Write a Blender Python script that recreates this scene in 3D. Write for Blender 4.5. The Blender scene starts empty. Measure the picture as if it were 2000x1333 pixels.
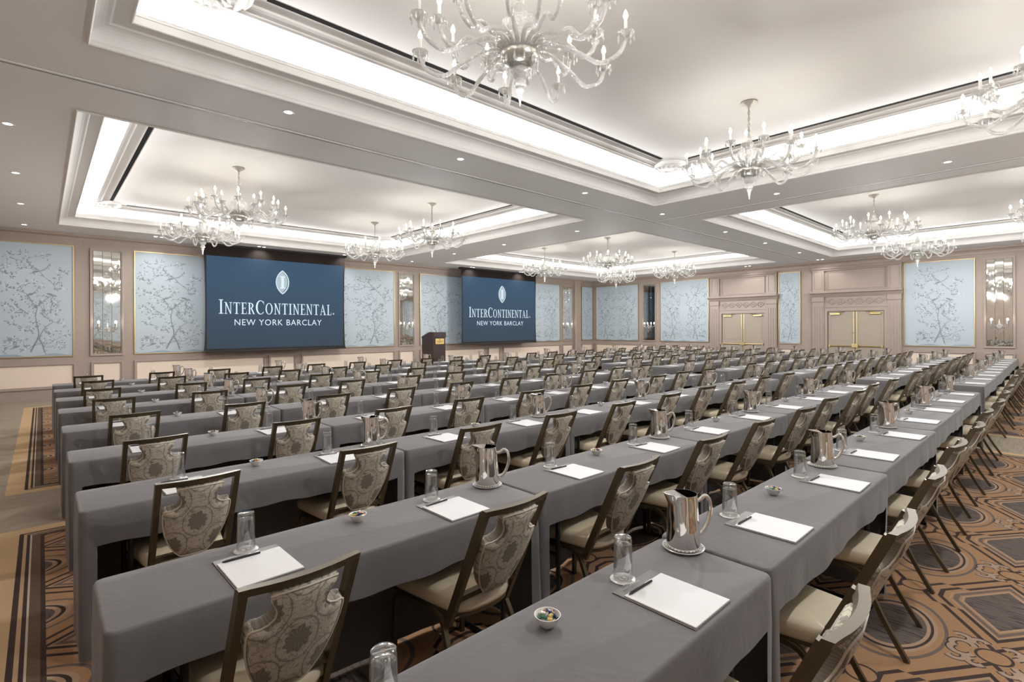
import bpy, math, random
from mathutils import Matrix, Vector

# ------------------------------------------------------------------ camera, world, exposure
S = bpy.context.scene
COL = S.collection
PI = math.pi
F_PX, ROLL, EYE = 1002.0, 0.00422, 1.66
YAW = math.atan(1092 / F_PX)
ca, sa = math.cos(YAW), math.sin(YAW)
fw, rt, up = Vector((ca, sa, 0)), Vector((sa, -ca, 0)), Vector((0, 0, 1))
cr = rt * math.cos(ROLL) - up * math.sin(ROLL)
cu = rt * math.sin(ROLL) + up * math.cos(ROLL)
cam_data = bpy.data.cameras.new('camera')
cam = bpy.data.objects.new('camera', cam_data)
COL.objects.link(cam)
M4 = Matrix.Identity(4)
for i in range(3):
    M4[i][0], M4[i][1], M4[i][2] = cr[i], cu[i], -fw[i]
M4.translation = Vector((0, 0, EYE))
cam.matrix_world = M4
cam_data.sensor_fit = 'HORIZONTAL'
cam_data.sensor_width = 36
cam_data.lens = F_PX / 2000 * 36
cam_data.shift_y = -25.9 / 2000
cam_data.clip_start = 0.02
S.camera = cam

world = bpy.data.worlds.new('world')
world.use_nodes = True
world.node_tree.nodes['Background'].inputs[0].default_value = (0.8, 0.8, 0.8, 1)
world.node_tree.nodes['Background'].inputs[1].default_value = 0.0
S.world = world
S.view_settings.view_transform = 'Standard'
S.view_settings.look = 'None'
S.view_settings.gamma = 1
S.view_settings.use_curve_mapping = False
S.view_settings.exposure = 0.0
cy = S.cycles
cy.max_bounces, cy.diffuse_bounces, cy.glossy_bounces = 8, 4, 4
cy.transmission_bounces, cy.transparent_max_bounces = 5, 9
cy.caustics_reflective = cy.caustics_refractive = False
cy.sample_clamp_indirect = 4.0
cy.use_denoising = True
cy.use_adaptive_sampling = True
cy.adaptive_threshold = 0.035

COVE_W = 20.0        # watts per metre of cove strip
SPOT_W = 16.0        # each ceiling downlight
BULB_E = 85.0        # candle bulb emission
CHAND_W = 220.0      # light added at the finial of one chandelier
WASH_W = 20.0        # small wall-washers along the room's edges
LAMP_COL = (1.0, 0.99, 0.985)

# room dimensions (metres)
XL, XR, YB, YF = -0.8, 20.5, -3.95, 16.3
ZC, ZT = 3.97, 4.41                      # beam soffit, coffer ceiling
COFFERS = [(0.28, 8.6, -2.6, 5.35), (0.28, 8.6, 7.05, 14.95),
           (10.45, 19.25, -2.6, 5.35), (10.45, 19.25, 7.05, 14.95)]

def area(name, loc, direction, sx, sy, power):
    l = bpy.data.lights.new(name, 'AREA')
    l.shape = 'RECTANGLE'
    l.size, l.size_y, l.energy, l.color = sx, sy, power, LAMP_COL
    o = bpy.data.objects.new(name, l)
    COL.objects.link(o)
    o.location = loc
    return o

def cove_strip(loc, length, rz):
    """LED strip lying in the trough behind the lip of a coffer; it shines up and inwards"""
    o = area('cove_light', loc, None, length, 0.06, COVE_W * length)
    # local x along the strip; area lights shine along -Z: turn it over, lean inwards (towards local +y)
    R = Matrix.Rotation(rz, 4, 'Z') @ Matrix.Rotation(PI + math.radians(-28), 4, 'X')
    o.rotation_euler = R.to_euler()
    return o

for (x0, x1, y0, y1) in COFFERS:
    s, z = 0.06, 4.205
    cove_strip(((x0 + x1) / 2, y0 + s, z), x1 - x0 - 0.2, 0)
    cove_strip(((x0 + x1) / 2, y1 - s, z), x1 - x0 - 0.2, PI)
    cove_strip((x1 - s, (y0 + y1) / 2, z), y1 - y0 - 0.2, PI / 2)
    cove_strip((x0 + s, (y0 + y1) / 2, z), y1 - y0 - 0.2, -PI / 2)

# ------------------------------------------------------------------ mesh helpers
class MB:
    def __init__(s):
        s.v, s.f = [], []
    def add(s, verts, faces):
        n = len(s.v)
        s.v += [tuple(p) for p in verts]
        s.f += [tuple(i + n for i in f) for f in faces]
        return s
    def box(s, x0, x1, y0, y1, z0, z1):
        v = [(x0, y0, z0), (x1, y0, z0), (x1, y1, z0), (x0, y1, z0), (x0, y0, z1), (x1, y0, z1), (x1, y1, z1), (x0, y1, z1)]
        return s.add(v, [(0, 3, 2, 1), (4, 5, 6, 7), (0, 1, 5, 4), (1, 2, 6, 5), (2, 3, 7, 6), (3, 0, 4, 7)])
    def bbox(s, x0, x1, y0, y1, z0, z1, b):
        """box with all edges chamfered by b"""
        v, idx = [], {}
        for sx in (0, 1):
            for sy in (0, 1):
                for sz in (0, 1):
                    X, Y, Z = (x0, x1)[sx], (y0, y1)[sy], (z0, z1)[sz]
                    dx, dy, dz = (b, -b)[sx], (b, -b)[sy], (b, -b)[sz]
                    idx[(sx, sy, sz)] = len(v)
                    v += [(X, Y + dy, Z + dz), (X + dx, Y, Z + dz), (X + dx, Y + dy, Z)]
        g = lambda a, k: idx[a] + k
        f = []
        for k in range(3):
            for d in (0, 1):
                o = [(0, 0), (1, 0), (1, 1), (0, 1)]
                q = []
                for (p, r) in o:
                    t = [p, r]; t.insert(k, d)
                    q.append(g(tuple(t), k))
                f.append(tuple(q) if (d == 1) != (k == 1) else tuple(reversed(q)))
        for k in range(3):
            a, c = [i for i in range(3) if i != k]
            for p in (0, 1):
                for r in (0, 1):
                    t0 = [0, 0, 0]; t0[a] = p; t0[c] = r; t1 = list(t0); t1[k] = 1
                    f.append((g(tuple(t0), a), g(tuple(t1), a), g(tuple(t1), c), g(tuple(t0), c)))
        for t in idx:
            f.append((idx[t], idx[t] + 1, idx[t] + 2))
        return s.add(v, f)
    def lathe(s, prof, n=16, cx=0, cy_=0, close=True):
        base = len(s.v); k = len(prof)
        for i in range(n):
            a = 2 * PI * i / n
            for r, z in prof:
                s.v.append((cx + r * math.cos(a), cy_ + r * math.sin(a), z))
        for i in range(n):
            j = (i + 1) % n
            for t in range(k - 1):
                s.f.append((base + i * k + t, base + j * k + t, base + j * k + t + 1, base + i * k + t + 1))
        return s
    def tube(s, pts, r, n=6, cap=True, up_=(0, 0, 1)):
        """round tube along a polyline; r may be a list"""
        P = [Vector(p) for p in pts]
        m = len(P)
        rr = r if isinstance(r, (list, tuple)) else [r] * m
        base = len(s.v)
        nrm = None
        for i, p in enumerate(P):
            t = (P[min(i + 1, m - 1)] - P[max(i - 1, 0)]).normalized()
            if nrm is None:
                a = Vector(up_)
                if abs(a.dot(t)) > 0.95:
                    a = Vector((1, 0, 0))
                nrm = (a - t * a.dot(t)).normalized()
            else:
                nrm = (nrm - t * nrm.dot(t))
                nrm = nrm.normalized() if nrm.length > 1e-6 else Vector((1, 0, 0))
            b = t.cross(nrm)
            for k in range(n):
                a = 2 * PI * k / n + (PI / 4 if n == 4 else 0)
                q = p + (nrm * math.cos(a) + b * math.sin(a)) * rr[i]
                s.v.append(tuple(q))
        for i in range(m - 1):
            for k in range(n):
                k2 = (k + 1) % n
                s.f.append((base + i * n + k, base + i * n + k2, base + (i + 1) * n + k2, base + (i + 1) * n + k))
        if cap:
            s.f.append(tuple(base + k for k in reversed(range(n))))
            s.f.append(tuple(base + (m - 1) * n + k for k in range(n)))
        return s
    def bar(s, p0, p1, w, d, wdir=(1, 0, 0)):
        """rectangular bar from p0 to p1; w along wdir, d across"""
        p0, p1 = Vector(p0), Vector(p1)
        t = (p1 - p0).normalized()
        a = Vector(wdir); a = (a - t * a.dot(t)).normalized()
        b = t.cross(a)
        v = []
        for p in (p0, p1):
            for (i, j) in ((-1, -1), (1, -1), (1, 1), (-1, 1)):
                v.append(tuple(p + a * (i * w / 2) + b * (j * d / 2)))
        return s.add(v, [(0, 3, 2, 1), (4, 5, 6, 7), (0, 1, 5, 4), (1, 2, 6, 5), (2, 3, 7, 6), (3, 0, 4, 7)])
    def poly(s, pts, y=0.0):
        """flat polygon in the xz plane facing -y"""
        return s.add([(p[0], y, p[1]) for p in pts], [tuple(range(len(pts)))])
    def mesh(s, name, smooth=False, angle=None):
        me = bpy.data.meshes.new(name)
        me.from_pydata(s.v, [], s.f)
        me.validate()
        if smooth:
            me.shade_smooth()
            if angle:
                me.set_sharp_from_angle(angle=math.radians(angle))
        me.update()
        return me

def link(name, me, mat=None, parent=None, loc=None, rz=0.0):
    if isinstance(me, MB):
        me = me.mesh(name)
    if mat is not None and len(me.materials) == 0:
        me.materials.append(mat)
    o = bpy.data.objects.new(name, me)
    COL.objects.link(o)
    if parent is not None:
        o.parent = parent
    if loc is not None:
        o.location = loc
    if rz:
        o.rotation_euler = (0, 0, rz)
    return o

def thing(name, label, cat, loc=(0, 0, 0), rz=0.0, group=None):
    o = bpy.data.objects.new(name, None)
    o.empty_display_size = 0.1
    COL.objects.link(o)
    o.location = loc
    o.rotation_euler = (0, 0, rz)
    return tag(o, label, cat, group)

def tag(o, label, cat, group=None):
    o['label'] = label
    o['category'] = cat
    if group:
        o['group'] = group
    return o

def struct(o):
    o['kind'] = 'structure'
    return o

KIDS = {}
def copy_tree(o, parent=None):
    c = o.copy()
    COL.objects.link(c)
    c.parent = parent
    for ch in KIDS.get(o, ()):
        copy_tree(ch, c)
    return c
def remember(root):
    KIDS[root] = list(root.children)
    for c in root.children:
        remember(c)

def cr_spline(pts, n=6):
    """Catmull-Rom through pts"""
    P = [Vector(p) for p in pts]
    out = []
    for i in range(len(P) - 1):
        p0, p1, p2, p3 = P[max(i - 1, 0)], P[i], P[i + 1], P[min(i + 2, len(P) - 1)]
        for k in range(n):
            t = k / n
            out.append(0.5 * ((2 * p1) + (p2 - p0) * t + (2 * p0 - 5 * p1 + 4 * p2 - p3) * t * t + (3 * p1 - p0 - 3 * p2 + p3) * t ** 3))
    out.append(P[-1])
    return out

# ------------------------------------------------------------------ materials
def new_mat(name):
    m = bpy.data.materials.new(name)
    m.use_nodes = True
    nt = m.node_tree
    return m, nt, nt.nodes['Principled BSDF']

class NT:
    """tiny helper to write shader maths"""
    def __init__(s, nt): s.nt = nt
    def m(s, op, a, b=None, c=None):
        n = s.nt.nodes.new('ShaderNodeMath'); n.operation = op
        for i, v in enumerate((a, b, c)):
            if v is None: continue
            if hasattr(v, 'node'): s.nt.links.new(v, n.inputs[i])
            else: n.inputs[i].default_value = v
        return n.outputs[0]
    def mix(s, fac, a, b):
        n = s.nt.nodes.new('ShaderNodeMix'); n.data_type = 'RGBA'
        for i, v in ((0, fac), (6, a), (7, b)):
            if hasattr(v, 'node'): s.nt.links.new(v, n.inputs[i])
            elif i == 0: n.inputs[0].default_value = v
            else: n.inputs[i].default_value = (*v[:3], 1)
        return n.outputs[2]
    def noise(s, vec, scale, detail=2.0, dist=0.0):
        n = s.nt.nodes.new('ShaderNodeTexNoise')
        n.inputs['Scale'].default_value = scale; n.inputs['Detail'].default_value = detail
        n.inputs['Distortion'].default_value = dist
        if vec is not None: s.nt.links.new(vec, n.inputs['Vector'])
        return n.outputs['Fac']
    def coord(s, kind='Object'):
        return s.nt.nodes.new('ShaderNodeTexCoord').outputs[kind]
    def geo(s):
        return s.nt.nodes.new('ShaderNodeNewGeometry').outputs['Position']
    def sep(s, v):
        n = s.nt.nodes.new('ShaderNodeSeparateXYZ'); s.nt.links.new(v, n.inputs[0]); return n.outputs
    def comb(s, x, y, z):
        n = s.nt.nodes.new('ShaderNodeCombineXYZ')
        for i, v in enumerate((x, y, z)):
            if hasattr(v, 'node'): s.nt.links.new(v, n.inputs[i])
            else: n.inputs[i].default_value = v
        return n.outputs[0]
    def band(s, x, lo, hi):
        return s.m('MULTIPLY', s.m('GREATER_THAN', x, lo), s.m('LESS_THAN', x, hi))
    def bump(s, h, strength, dist=0.01):
        n = s.nt.nodes.new('ShaderNodeBump')
        n.inputs['Strength'].default_value = strength; n.inputs['Distance'].default_value = dist
        s.nt.links.new(h, n.inputs['Height'])
        return n.outputs[0]

def plain(name, col, rough=0.6, metal=0.0, var=0.0, vscale=6.0, bump=0.0, bscale=200.0, spec=None, vary=None):
    m, nt, b = new_mat(name)
    b.inputs['Base Color'].default_value = (*col, 1)
    b.inputs['Roughness'].default_value = rough
    b.inputs['Metallic'].default_value = metal
    if spec is not None:
        b.inputs['Specular IOR Level'].default_value = spec
    N = NT(nt)
    if var:
        f = N.noise(N.coord(), vscale, 4)
        lo = tuple(c * (1 - var) for c in col); hi = tuple(min(1, c * (1 + var)) for c in col)
        nt.links.new(N.mix(f, lo, hi), b.inputs['Base Color'])
    if bump:
        nt.links.new(N.bump(N.noise(N.coord(), bscale, 2), bump, 0.002), b.inputs['Normal'])
    return m

M = {}
M['ceiling'] = plain('white ceiling paint', (0.84, 0.83, 0.81), 0.75, var=0.015, vscale=1.5)
M['soffit'] = plain('warm white beam paint', (0.85, 0.85, 0.845), 0.7, var=0.015, vscale=1.5)
M['trim'] = plain('white moulding paint', (0.80, 0.79, 0.77), 0.55)
M['slot'] = plain('black air slot', (0.012, 0.012, 0.012), 0.9, spec=0.05)
M['track'] = plain('grey track metal', (0.16, 0.15, 0.14), 0.5, 0.3)
M['wall'] = plain('taupe wall paint', (0.335, 0.272, 0.230), 0.55, var=0.04, vscale=2.0)
M['wallmould'] = plain('taupe moulding paint', (0.35, 0.285, 0.242), 0.45)
M['wains'] = plain('cream wainscot infill', (0.76, 0.65, 0.54), 0.6, var=0.02)
M['gilt'] = plain('gilt frame', (0.44, 0.33, 0.17), 0.38, 0.8)
M['brass'] = plain('satin brass', (0.66, 0.52, 0.25), 0.3, 0.9)
M['doorpaint'] = plain('taupe door paint', (0.36, 0.305, 0.245), 0.5)
M['dark_gap'] = plain('dark joint', (0.03, 0.026, 0.022), 0.7)
M['bronze'] = plain('bronze chair metal', (0.100, 0.076, 0.043), 0.42, 0.5, var=0.12, vscale=9)
M['seat'] = plain('cream vinyl seat', (0.68, 0.59, 0.43), 0.45, var=0.04, vscale=12, bump=0.08, bscale=350)
M['steel'] = plain('polished steel', (0.86, 0.83, 0.79), 0.06, 1.0)
M['china'] = plain('white china', (0.80, 0.79, 0.76), 0.2)
M['paper'] = plain('white paper', (0.73, 0.73, 0.735), 0.7)
M['board'] = plain('grey printed folder', (0.155, 0.145, 0.14), 0.5)
M['boardtext'] = plain('pale printed lettering', (0.62, 0.61, 0.6), 0.6)
M['pen'] = plain('black pen plastic', (0.018, 0.018, 0.02), 0.25)
M['chrome'] = plain('chrome', (0.8, 0.8, 0.8), 0.12, 1.0)
M['blackcloth'] = plain('black screen border', (0.013, 0.011, 0.011), 0.85)
M['blackdrop'] = plain('dark brown screen drop', (0.020, 0.015, 0.013), 0.95, var=0.2, vscale=1, spec=0.1)
M['woodtable'] = plain('dark table laminate', (0.03, 0.024, 0.02), 0.5)
M['blackmetal'] = plain('black leg metal', (0.02, 0.02, 0.02), 0.45, 0.5)
M['lectern'] = plain('dark walnut lectern', (0.028, 0.013, 0.010), 0.35, var=0.35, vscale=14)
M['plaque'] = plain('brass plaque', (0.75, 0.55, 0.20), 0.35, 0.85)
M['plaquetext'] = plain('dark engraving', (0.13, 0.09, 0.03), 0.6)
M['doily'] = plain('printed doily', (0.30, 0.28, 0.25), 0.8)
M['coasterink'] = plain('gold coaster print', (0.36, 0.31, 0.18), 0.7)
M['plastic'] = plain('white plastic', (0.85, 0.85, 0.84), 0.4)
for i, c in enumerate([(0.03, 0.05, 0.13), (0.55, 0.24, 0.12), (0.72, 0.68, 0.6), (0.05, 0.16, 0.12), (0.62, 0.46, 0.16)]):
    M['candy%d' % i] = plain('foil candy wrapper %d' % i, c, 0.25, 0.35)

def emit(name, col, e):
    m, nt, b = new_mat(name)
    b.inputs['Base Color'].default_value = (*col, 1)
    b.inputs['Emission Color'].default_value = (*col, 1)
    b.inputs['Emission Strength'].default_value = e
    return m
M['bulb'] = emit('candle bulb', (1.0, 0.95, 0.86), BULB_E)
M['lens'] = emit('downlight lens', (1.0, 0.97, 0.92), 9.0)

def mk_cloth():
    m, nt, b = new_mat('charcoal table linen')
    N = NT(nt)
    co = N.coord()
    f = N.noise(co, 3.5, 3, 0.6)
    f2 = N.noise(co, 260, 2)
    col = N.mix(f, (0.100, 0.094, 0.097), (0.122, 0.116, 0.118))
    col = N.mix(N.m('MULTIPLY', f2, 0.35), col, (0.155, 0.15, 0.15))
    nt.links.new(col, b.inputs['Base Color'])
    b.inputs['Roughness'].default_value = 0.85
    b.inputs['Sheen Weight'].default_value = 0.25
    b.inputs['Sheen Roughness'].default_value = 0.4
    h = N.m('ADD', N.m('MULTIPLY', N.noise(co, 9, 3, 1.2), 1.0), N.m('MULTIPLY', f2, 0.05))
    nt.links.new(N.bump(h, 0.25, 0.01), b.inputs['Normal'])
    return m
M['cloth'] = mk_cloth()

def mk_glass(name, tint, edge, base):
    """thin clear glass: mostly see-through, glossy towards grazing angles"""
    m = bpy.data.materials.new(name); m.use_nodes = True
    nt = m.node_tree; nt.nodes.clear()
    out = nt.nodes.new('ShaderNodeOutputMaterial')
    tr = nt.nodes.new('ShaderNodeBsdfTransparent'); tr.inputs[0].default_value = (*tint, 1)
    gl = nt.nodes.new('ShaderNodeBsdfGlossy'); gl.inputs['Roughness'].default_value = 0.04
    lw = nt.nodes.new('ShaderNodeLayerWeight'); lw.inputs['Blend'].default_value = edge
    N = NT(nt)
    fac = N.m('MINIMUM', N.m('ADD', N.m('MULTIPLY', lw.outputs['Facing'], 0.8), base), 1.0)
    mx = nt.nodes.new('ShaderNodeMixShader')
    nt.links.new(fac, mx.inputs[0]); nt.links.new(tr.outputs[0], mx.inputs[1]); nt.links.new(gl.outputs[0], mx.inputs[2])
    nt.links.new(mx.outputs[0], out.inputs[0])
    return m
M['glass'] = mk_glass('clear tumbler glass', (0.97, 0.975, 0.975), 0.30, 0.085)

def mk_crystal():
    """faceted lead crystal: glints, scatters and lets light through"""
    m = bpy.data.materials.new('cut crystal'); m.use_nodes = True
    nt = m.node_tree; nt.nodes.clear()
    N = NT(nt)
    out = nt.nodes.new('ShaderNodeOutputMaterial')
    v = nt.nodes.new('ShaderNodeTexVoronoi'); v.inputs['Scale'].default_value = 60
    nt.links.new(N.coord(), v.inputs['Vector'])
    nrm = N.bump(v.outputs['Distance'], 0.7, 0.01)
    tl = nt.nodes.new('ShaderNodeBsdfTranslucent'); tl.inputs[0].default_value = (0.97, 0.97, 0.95, 1)
    df = nt.nodes.new('ShaderNodeBsdfDiffuse'); df.inputs[0].default_value = (0.93, 0.93, 0.91, 1)
    gl = nt.nodes.new('ShaderNodeBsdfGlossy'); gl.inputs['Roughness'].default_value = 0.12
    tr = nt.nodes.new('ShaderNodeBsdfTransparent'); tr.inputs[0].default_value = (0.97, 0.97, 0.97, 1)
    for n in (tl, df, gl): nt.links.new(nrm, n.inputs['Normal'])
    def mx(f, a, b):
        n = nt.nodes.new('ShaderNodeMixShader'); n.inputs[0].default_value = f
        nt.links.new(a, n.inputs[1]); nt.links.new(b, n.inputs[2]); return n.outputs[0]
    sh = mx(0.5, tl.outputs[0], df.outputs[0])
    sh = mx(0.32, sh, gl.outputs[0])
    sh = mx(0.20, sh, tr.outputs[0])
    nt.links.new(sh, out.inputs[0])
    return m
M['crystal'] = mk_crystal()

M['silver'] = plain('silvered receiver bowl', (0.55, 0.54, 0.50), 0.3, 0.8, var=0.4, vscale=60, bump=0.6, bscale=90)
M['candle'] = plain('white candle sleeve', (0.85, 0.84, 0.80), 0.5)
M['nickel'] = plain('pale nickel', (0.56, 0.54, 0.48), 0.35, 0.8)

def mk_mirror():
    m, nt, b = new_mat('antiqued mirror')
    N = NT(nt)
    f = N.noise(N.geo(), 9, 6, 0.8)
    col = N.mix(N.m('MULTIPLY', f, 0.55), (0.88, 0.87, 0.83), (0.50, 0.46, 0.38))
    nt.links.new(col, b.inputs['Base Color'])
    b.inputs['Metallic'].default_value = 1.0
    b.inputs['Roughness'].default_value = 0.02
    return m
M['mirror'] = mk_mirror()

def mk_wallpaper():
    m, nt, b = new_mat('pale blue silk wallcovering')
    N = NT(nt)
    p = N.geo(); x, y, z = N.sep(p)
    f = N.noise(p, 1.1, 3)
    g = N.noise(N.comb(N.m('MULTIPLY', x, 14), N.m('MULTIPLY', y, 14), N.m('MULTIPLY', z, 60)), 3, 2)
    col = N.mix(f, (0.405, 0.475, 0.525), (0.46, 0.525, 0.57))
    col = N.mix(N.m('MULTIPLY', g, 0.25), col, (0.35, 0.42, 0.47))
    nt.links.new(col, b.inputs['Base Color'])
    b.inputs['Roughness'].default_value = 0.5
    return m
M['wallpaper'] = mk_wallpaper()
M['ink'] = plain('grey painted branches', (0.200, 0.235, 0.262), 0.6)
M['inkpale'] = plain('pale blossom paint', (0.52, 0.57, 0.60), 0.6)
M['inkground'] = plain('slate painted ground', (0.28, 0.355, 0.42), 0.6)

def mk_damask():
    m, nt, b = new_mat('damask upholstery')
    N = NT(nt)
    co = N.coord(); x, y, z = N.sep(co)
    n1 = N.noise(co, 26, 3)
    n2 = N.noise(N.comb(N.m('ADD', x, 7.3), y, z), 24, 3)
    wob = 0.022
    u0 = N.m('DIVIDE', N.m('ADD', x, N.m('MULTIPLY', N.m('SUBTRACT', n1, 0.5), wob * 0.5)), 0.205)
    v0 = N.m('DIVIDE', N.m('ADD', N.m('SUBTRACT', z, 0.685), N.m('MULTIPLY', N.m('SUBTRACT', n2, 0.5), wob * 0.5)), 0.25)
    def cell(off):
        du = N.m('MULTIPLY', N.m('SUBTRACT', N.m('FRACT', N.m('ADD', u0, 0.5 + off)), 0.5), 0.205)
        dv = N.m('MULTIPLY', N.m('SUBTRACT', N.m('FRACT', N.m('ADD', v0, 0.5 + off)), 0.5), 0.25)
        return du, dv
    masks, veins = None, None
    for off in (0.0, 0.5):
        du, dv = cell(off)
        ang = N.m('ARCTAN2', du, dv)
        e = N.m('SQRT', N.m('ADD', N.m('POWER', N.m('DIVIDE', du, 0.044), 2), N.m('POWER', N.m('DIVIDE', dv, 0.056), 2)))
        rim = N.m('ADD', 0.92, N.m('MULTIPLY', N.m('SINE', N.m('MULTIPLY', ang, 9)), 0.10))
        inside = N.m('LESS_THAN', e, rim)
        vein = N.m('MULTIPLY', inside, N.m('GREATER_THAN', N.m('SINE', N.m('MULTIPLY', ang, 18)), 0.45))
        ring = N.band(e, 1.42, 1.54)
        inside = N.m('MAXIMUM', inside, N.m('MULTIPLY', ring, 0.7))
        masks = inside if masks is None else N.m('MAXIMUM', masks, inside)
        veins = vein if veins is None else N.m('MAXIMUM', veins, vein)
    # scrolling stems between the medallions
    w = N.noise(co, 24, 1.5, 1.6)
    scroll = N.band(w, 0.485, 0.522)
    w2 = N.noise(N.comb(x, N.m('ADD', y, 3.1), z), 38, 1.0, 1.2)
    leaf = N.m('MULTIPLY', N.m('GREATER_THAN', w2, 0.60), 0.55)
    ground = N.mix(N.noise(co, 300, 2), (0.47, 0.42, 0.33), (0.58, 0.53, 0.43))
    col = N.mix(N.m('MULTIPLY', leaf, 0.8), ground, (0.27, 0.235, 0.185))
    col = N.mix(N.m('MULTIPLY', scroll, 0.75), col, (0.19, 0.16, 0.125))
    col = N.mix(N.m('MULTIPLY', masks, 0.92), col, (0.165, 0.138, 0.112))
    col = N.mix(N.m('MULTIPLY', veins, 0.6), col, (0.30, 0.265, 0.215))
    nt.links.new(col, b.inputs['Base Color'])
    b.inputs['Roughness'].default_value = 0.7
    nt.links.new(N.bump(N.noise(co, 700, 1), 0.2, 0.002), b.inputs['Normal'])
    return m
M['damask'] = mk_damask()
M['piping'] = plain('cream piping', (0.58, 0.52, 0.42), 0.5)

def mk_carpet():
    m, nt, b = new_mat('patterned carpet')
    N = NT(nt)
    p = N.geo(); x, y, z = N.sep(p)
    n = N.noise(p, 55, 3)
    # streaky plain ground
    st = N.noise(N.comb(N.m('MULTIPLY', x, 1.2), N.m('MULTIPLY', y, 16), 0.0), 2.6, 5)
    st2 = N.noise(N.comb(N.m('MULTIPLY', x, 2.0), N.m('MULTIPLY', y, 55), 0.0), 2.0, 3)
    plaincol = N.mix(st, (0.22, 0.18, 0.135), (0.70, 0.61, 0.49))
    plaincol = N.mix(N.m('MULTIPLY', st2, 0.5), plaincol, (0.34, 0.29, 0.225))
    streak = N.noise(N.comb(N.m('MULTIPLY', x, 50), N.m('MULTIPLY', y, 5), 0.0), 1.6, 4, 0.4)
    lozenge = N.mix(N.m('GREATER_THAN', streak, 0.56), (0.170, 0.140, 0.125), (0.085, 0.068, 0.062))
    tan = N.mix(n, (0.43, 0.25, 0.135), (0.52, 0.315, 0.18))
    cream = (0.52, 0.36, 0.245)
    dark = (0.072, 0.050, 0.046)
    grey = (0.20, 0.155, 0.135)
    # lattice field
    def fr(v, off):
        return N.m('SUBTRACT', N.m('FRACT', N.m('ADD', v, off)), 0.5)
    u = N.m('DIVIDE', N.m('SUBTRACT', x, 3.505), 1.233)
    v = N.m('DIVIDE', N.m('SUBTRACT', y, 0.265), 0.84)
    du = N.m('ABSOLUTE', N.m('MULTIPLY', fr(u, 0.0), 1.233))
    dv = N.m('ABSOLUTE', N.m('MULTIPLY', fr(v, 0.5), 0.84))
    eu = N.m('ABSOLUTE', N.m('MULTIPLY', fr(u, 0.5), 1.233))
    ev = N.m('ABSOLUTE', N.m('MULTIPLY', fr(v, 0.0), 0.84))
    key = N.m('MULTIPLY', N.m('GREATER_THAN', du, 0.16), 0.16)     # the stepped jog in the outer lines
    d = N.m('MAXIMUM', N.m('ADD', N.m('DIVIDE', du, 0.30), N.m('DIVIDE', dv, 0.20)), N.m('MULTIPLY', dv, 5.6))
    dj = N.m('ADD', d, key)
    e = N.m('SQRT', N.m('ADD', N.m('POWER', N.m('DIVIDE', eu, 0.27), 2), N.m('POWER', N.m('DIVIDE', ev, 0.165), 2)))
    ring = N.m('SQRT', N.m('ADD', N.m('POWER', eu, 2), N.m('POWER', dv, 2)))
    ring2 = N.m('SQRT', N.m('ADD', N.m('POWER', du, 2), N.m('POWER', ev, 2)))
    col = tan
    def lay(mask, c):
        nonlocal col
        col = N.mix(mask, col, c)
    lay(N.band(dj, 1.92, 2.06), dark)
    lay(N.band(dj, 1.52, 1.66), dark)
    lay(N.band(d, 1.12, 1.26), grey)
    lay(N.band(d, 1.30, 1.36), cream)
    lay(N.band(d, 0.98, 1.06), cream)
    lay(N.m('LESS_THAN', d, 0.98), lozenge)
    lay(N.band(e, 1.10, 1.20), cream)
    lay(N.band(e, 1.02, 1.10), dark)
    lay(N.band(e, 0.92, 1.02), cream)
    lay(N.m('LESS_THAN', e, 0.92), lozenge)
    lay(N.band(e, 1.36, 1.46), grey)
    for r_ in (ring, ring2):
        lay(N.m('LESS_THAN', r_, 0.075), tan)
        lay(N.band(r_, 0.062, 0.075), dark)
    # pale scrolls curling either side of the rings
    def curl(cu_, cv_, r0, w_, side_):
        q = N.m('SQRT', N.m('ADD', N.m('POWER', N.m('SUBTRACT', eu, cu_), 2), N.m('POWER', N.m('SUBTRACT', dv, cv_), 2)))
        open_ = N.m('GREATER_THAN', N.m('ADD', N.m('SUBTRACT', eu, cu_), N.m('MULTIPLY', N.m('SUBTRACT', dv, cv_), side_)), -0.012)
        return N.m('MULTIPLY', N.m('LESS_THAN', N.m('ABSOLUTE', N.m('SUBTRACT', q, r0)), w_), open_)
    gap = N.m('GREATER_THAN', N.m('ADD', eu, dv), 0.115)
    for w_, c_ in ((0.021, dark), (0.013, (0.50, 0.37, 0.28))):
        for (a_, b_, r_, s_) in ((0.030, 0.120, 0.046, 0.6), (0.105, 0.135, 0.036, -1.2), (0.110, 0.060, 0.030, 0.8)):
            lay(N.m('MULTIPLY', curl(a_, b_, r_, w_, s_), gap), c_)
    # border bands, measured from the rug edge inwards
    def edge(lo, hi, c):
        return N.m('MINIMUM', N.m('SUBTRACT', c, lo), N.m('SUBTRACT', hi, c))
    rx = N.m('MAXIMUM', edge(-0.275, 9.30, x), edge(10.60, 20.0, x))
    ry = N.m('MAXIMUM', edge(-3.2, 5.90, y), edge(7.18, 15.05, y))
    t = N.m('MINIMUM', rx, ry)
    hatch = N.m('SINE', N.m('MULTIPLY', N.m('ADD', x, y), 420))
    brown = N.mix(N.m('GREATER_THAN', hatch, 0.0), (0.21, 0.145, 0.09), (0.115, 0.085, 0.06))
    field = col
    col = plaincol
    lay(N.m('GREATER_THAN', t, 0.0), N.mix(n, (0.66, 0.46, 0.265), (0.76, 0.55, 0.33)))
    lay(N.m('GREATER_THAN', t, 0.141), dark)
    lay(N.m('GREATER_THAN', t, 0.168), N.mix(n, (0.62, 0.42, 0.25), (0.70, 0.50, 0.31)))
    lay(N.m('GREATER_THAN', t, 0.187), dark)
    lay(N.m('GREATER_THAN', t, 0.206), (0.72, 0.62, 0.50))
    lay(N.m('GREATER_THAN', t, 0.216), brown)
    lay(N.m('GREATER_THAN', t, 0.266), dark)
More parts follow.
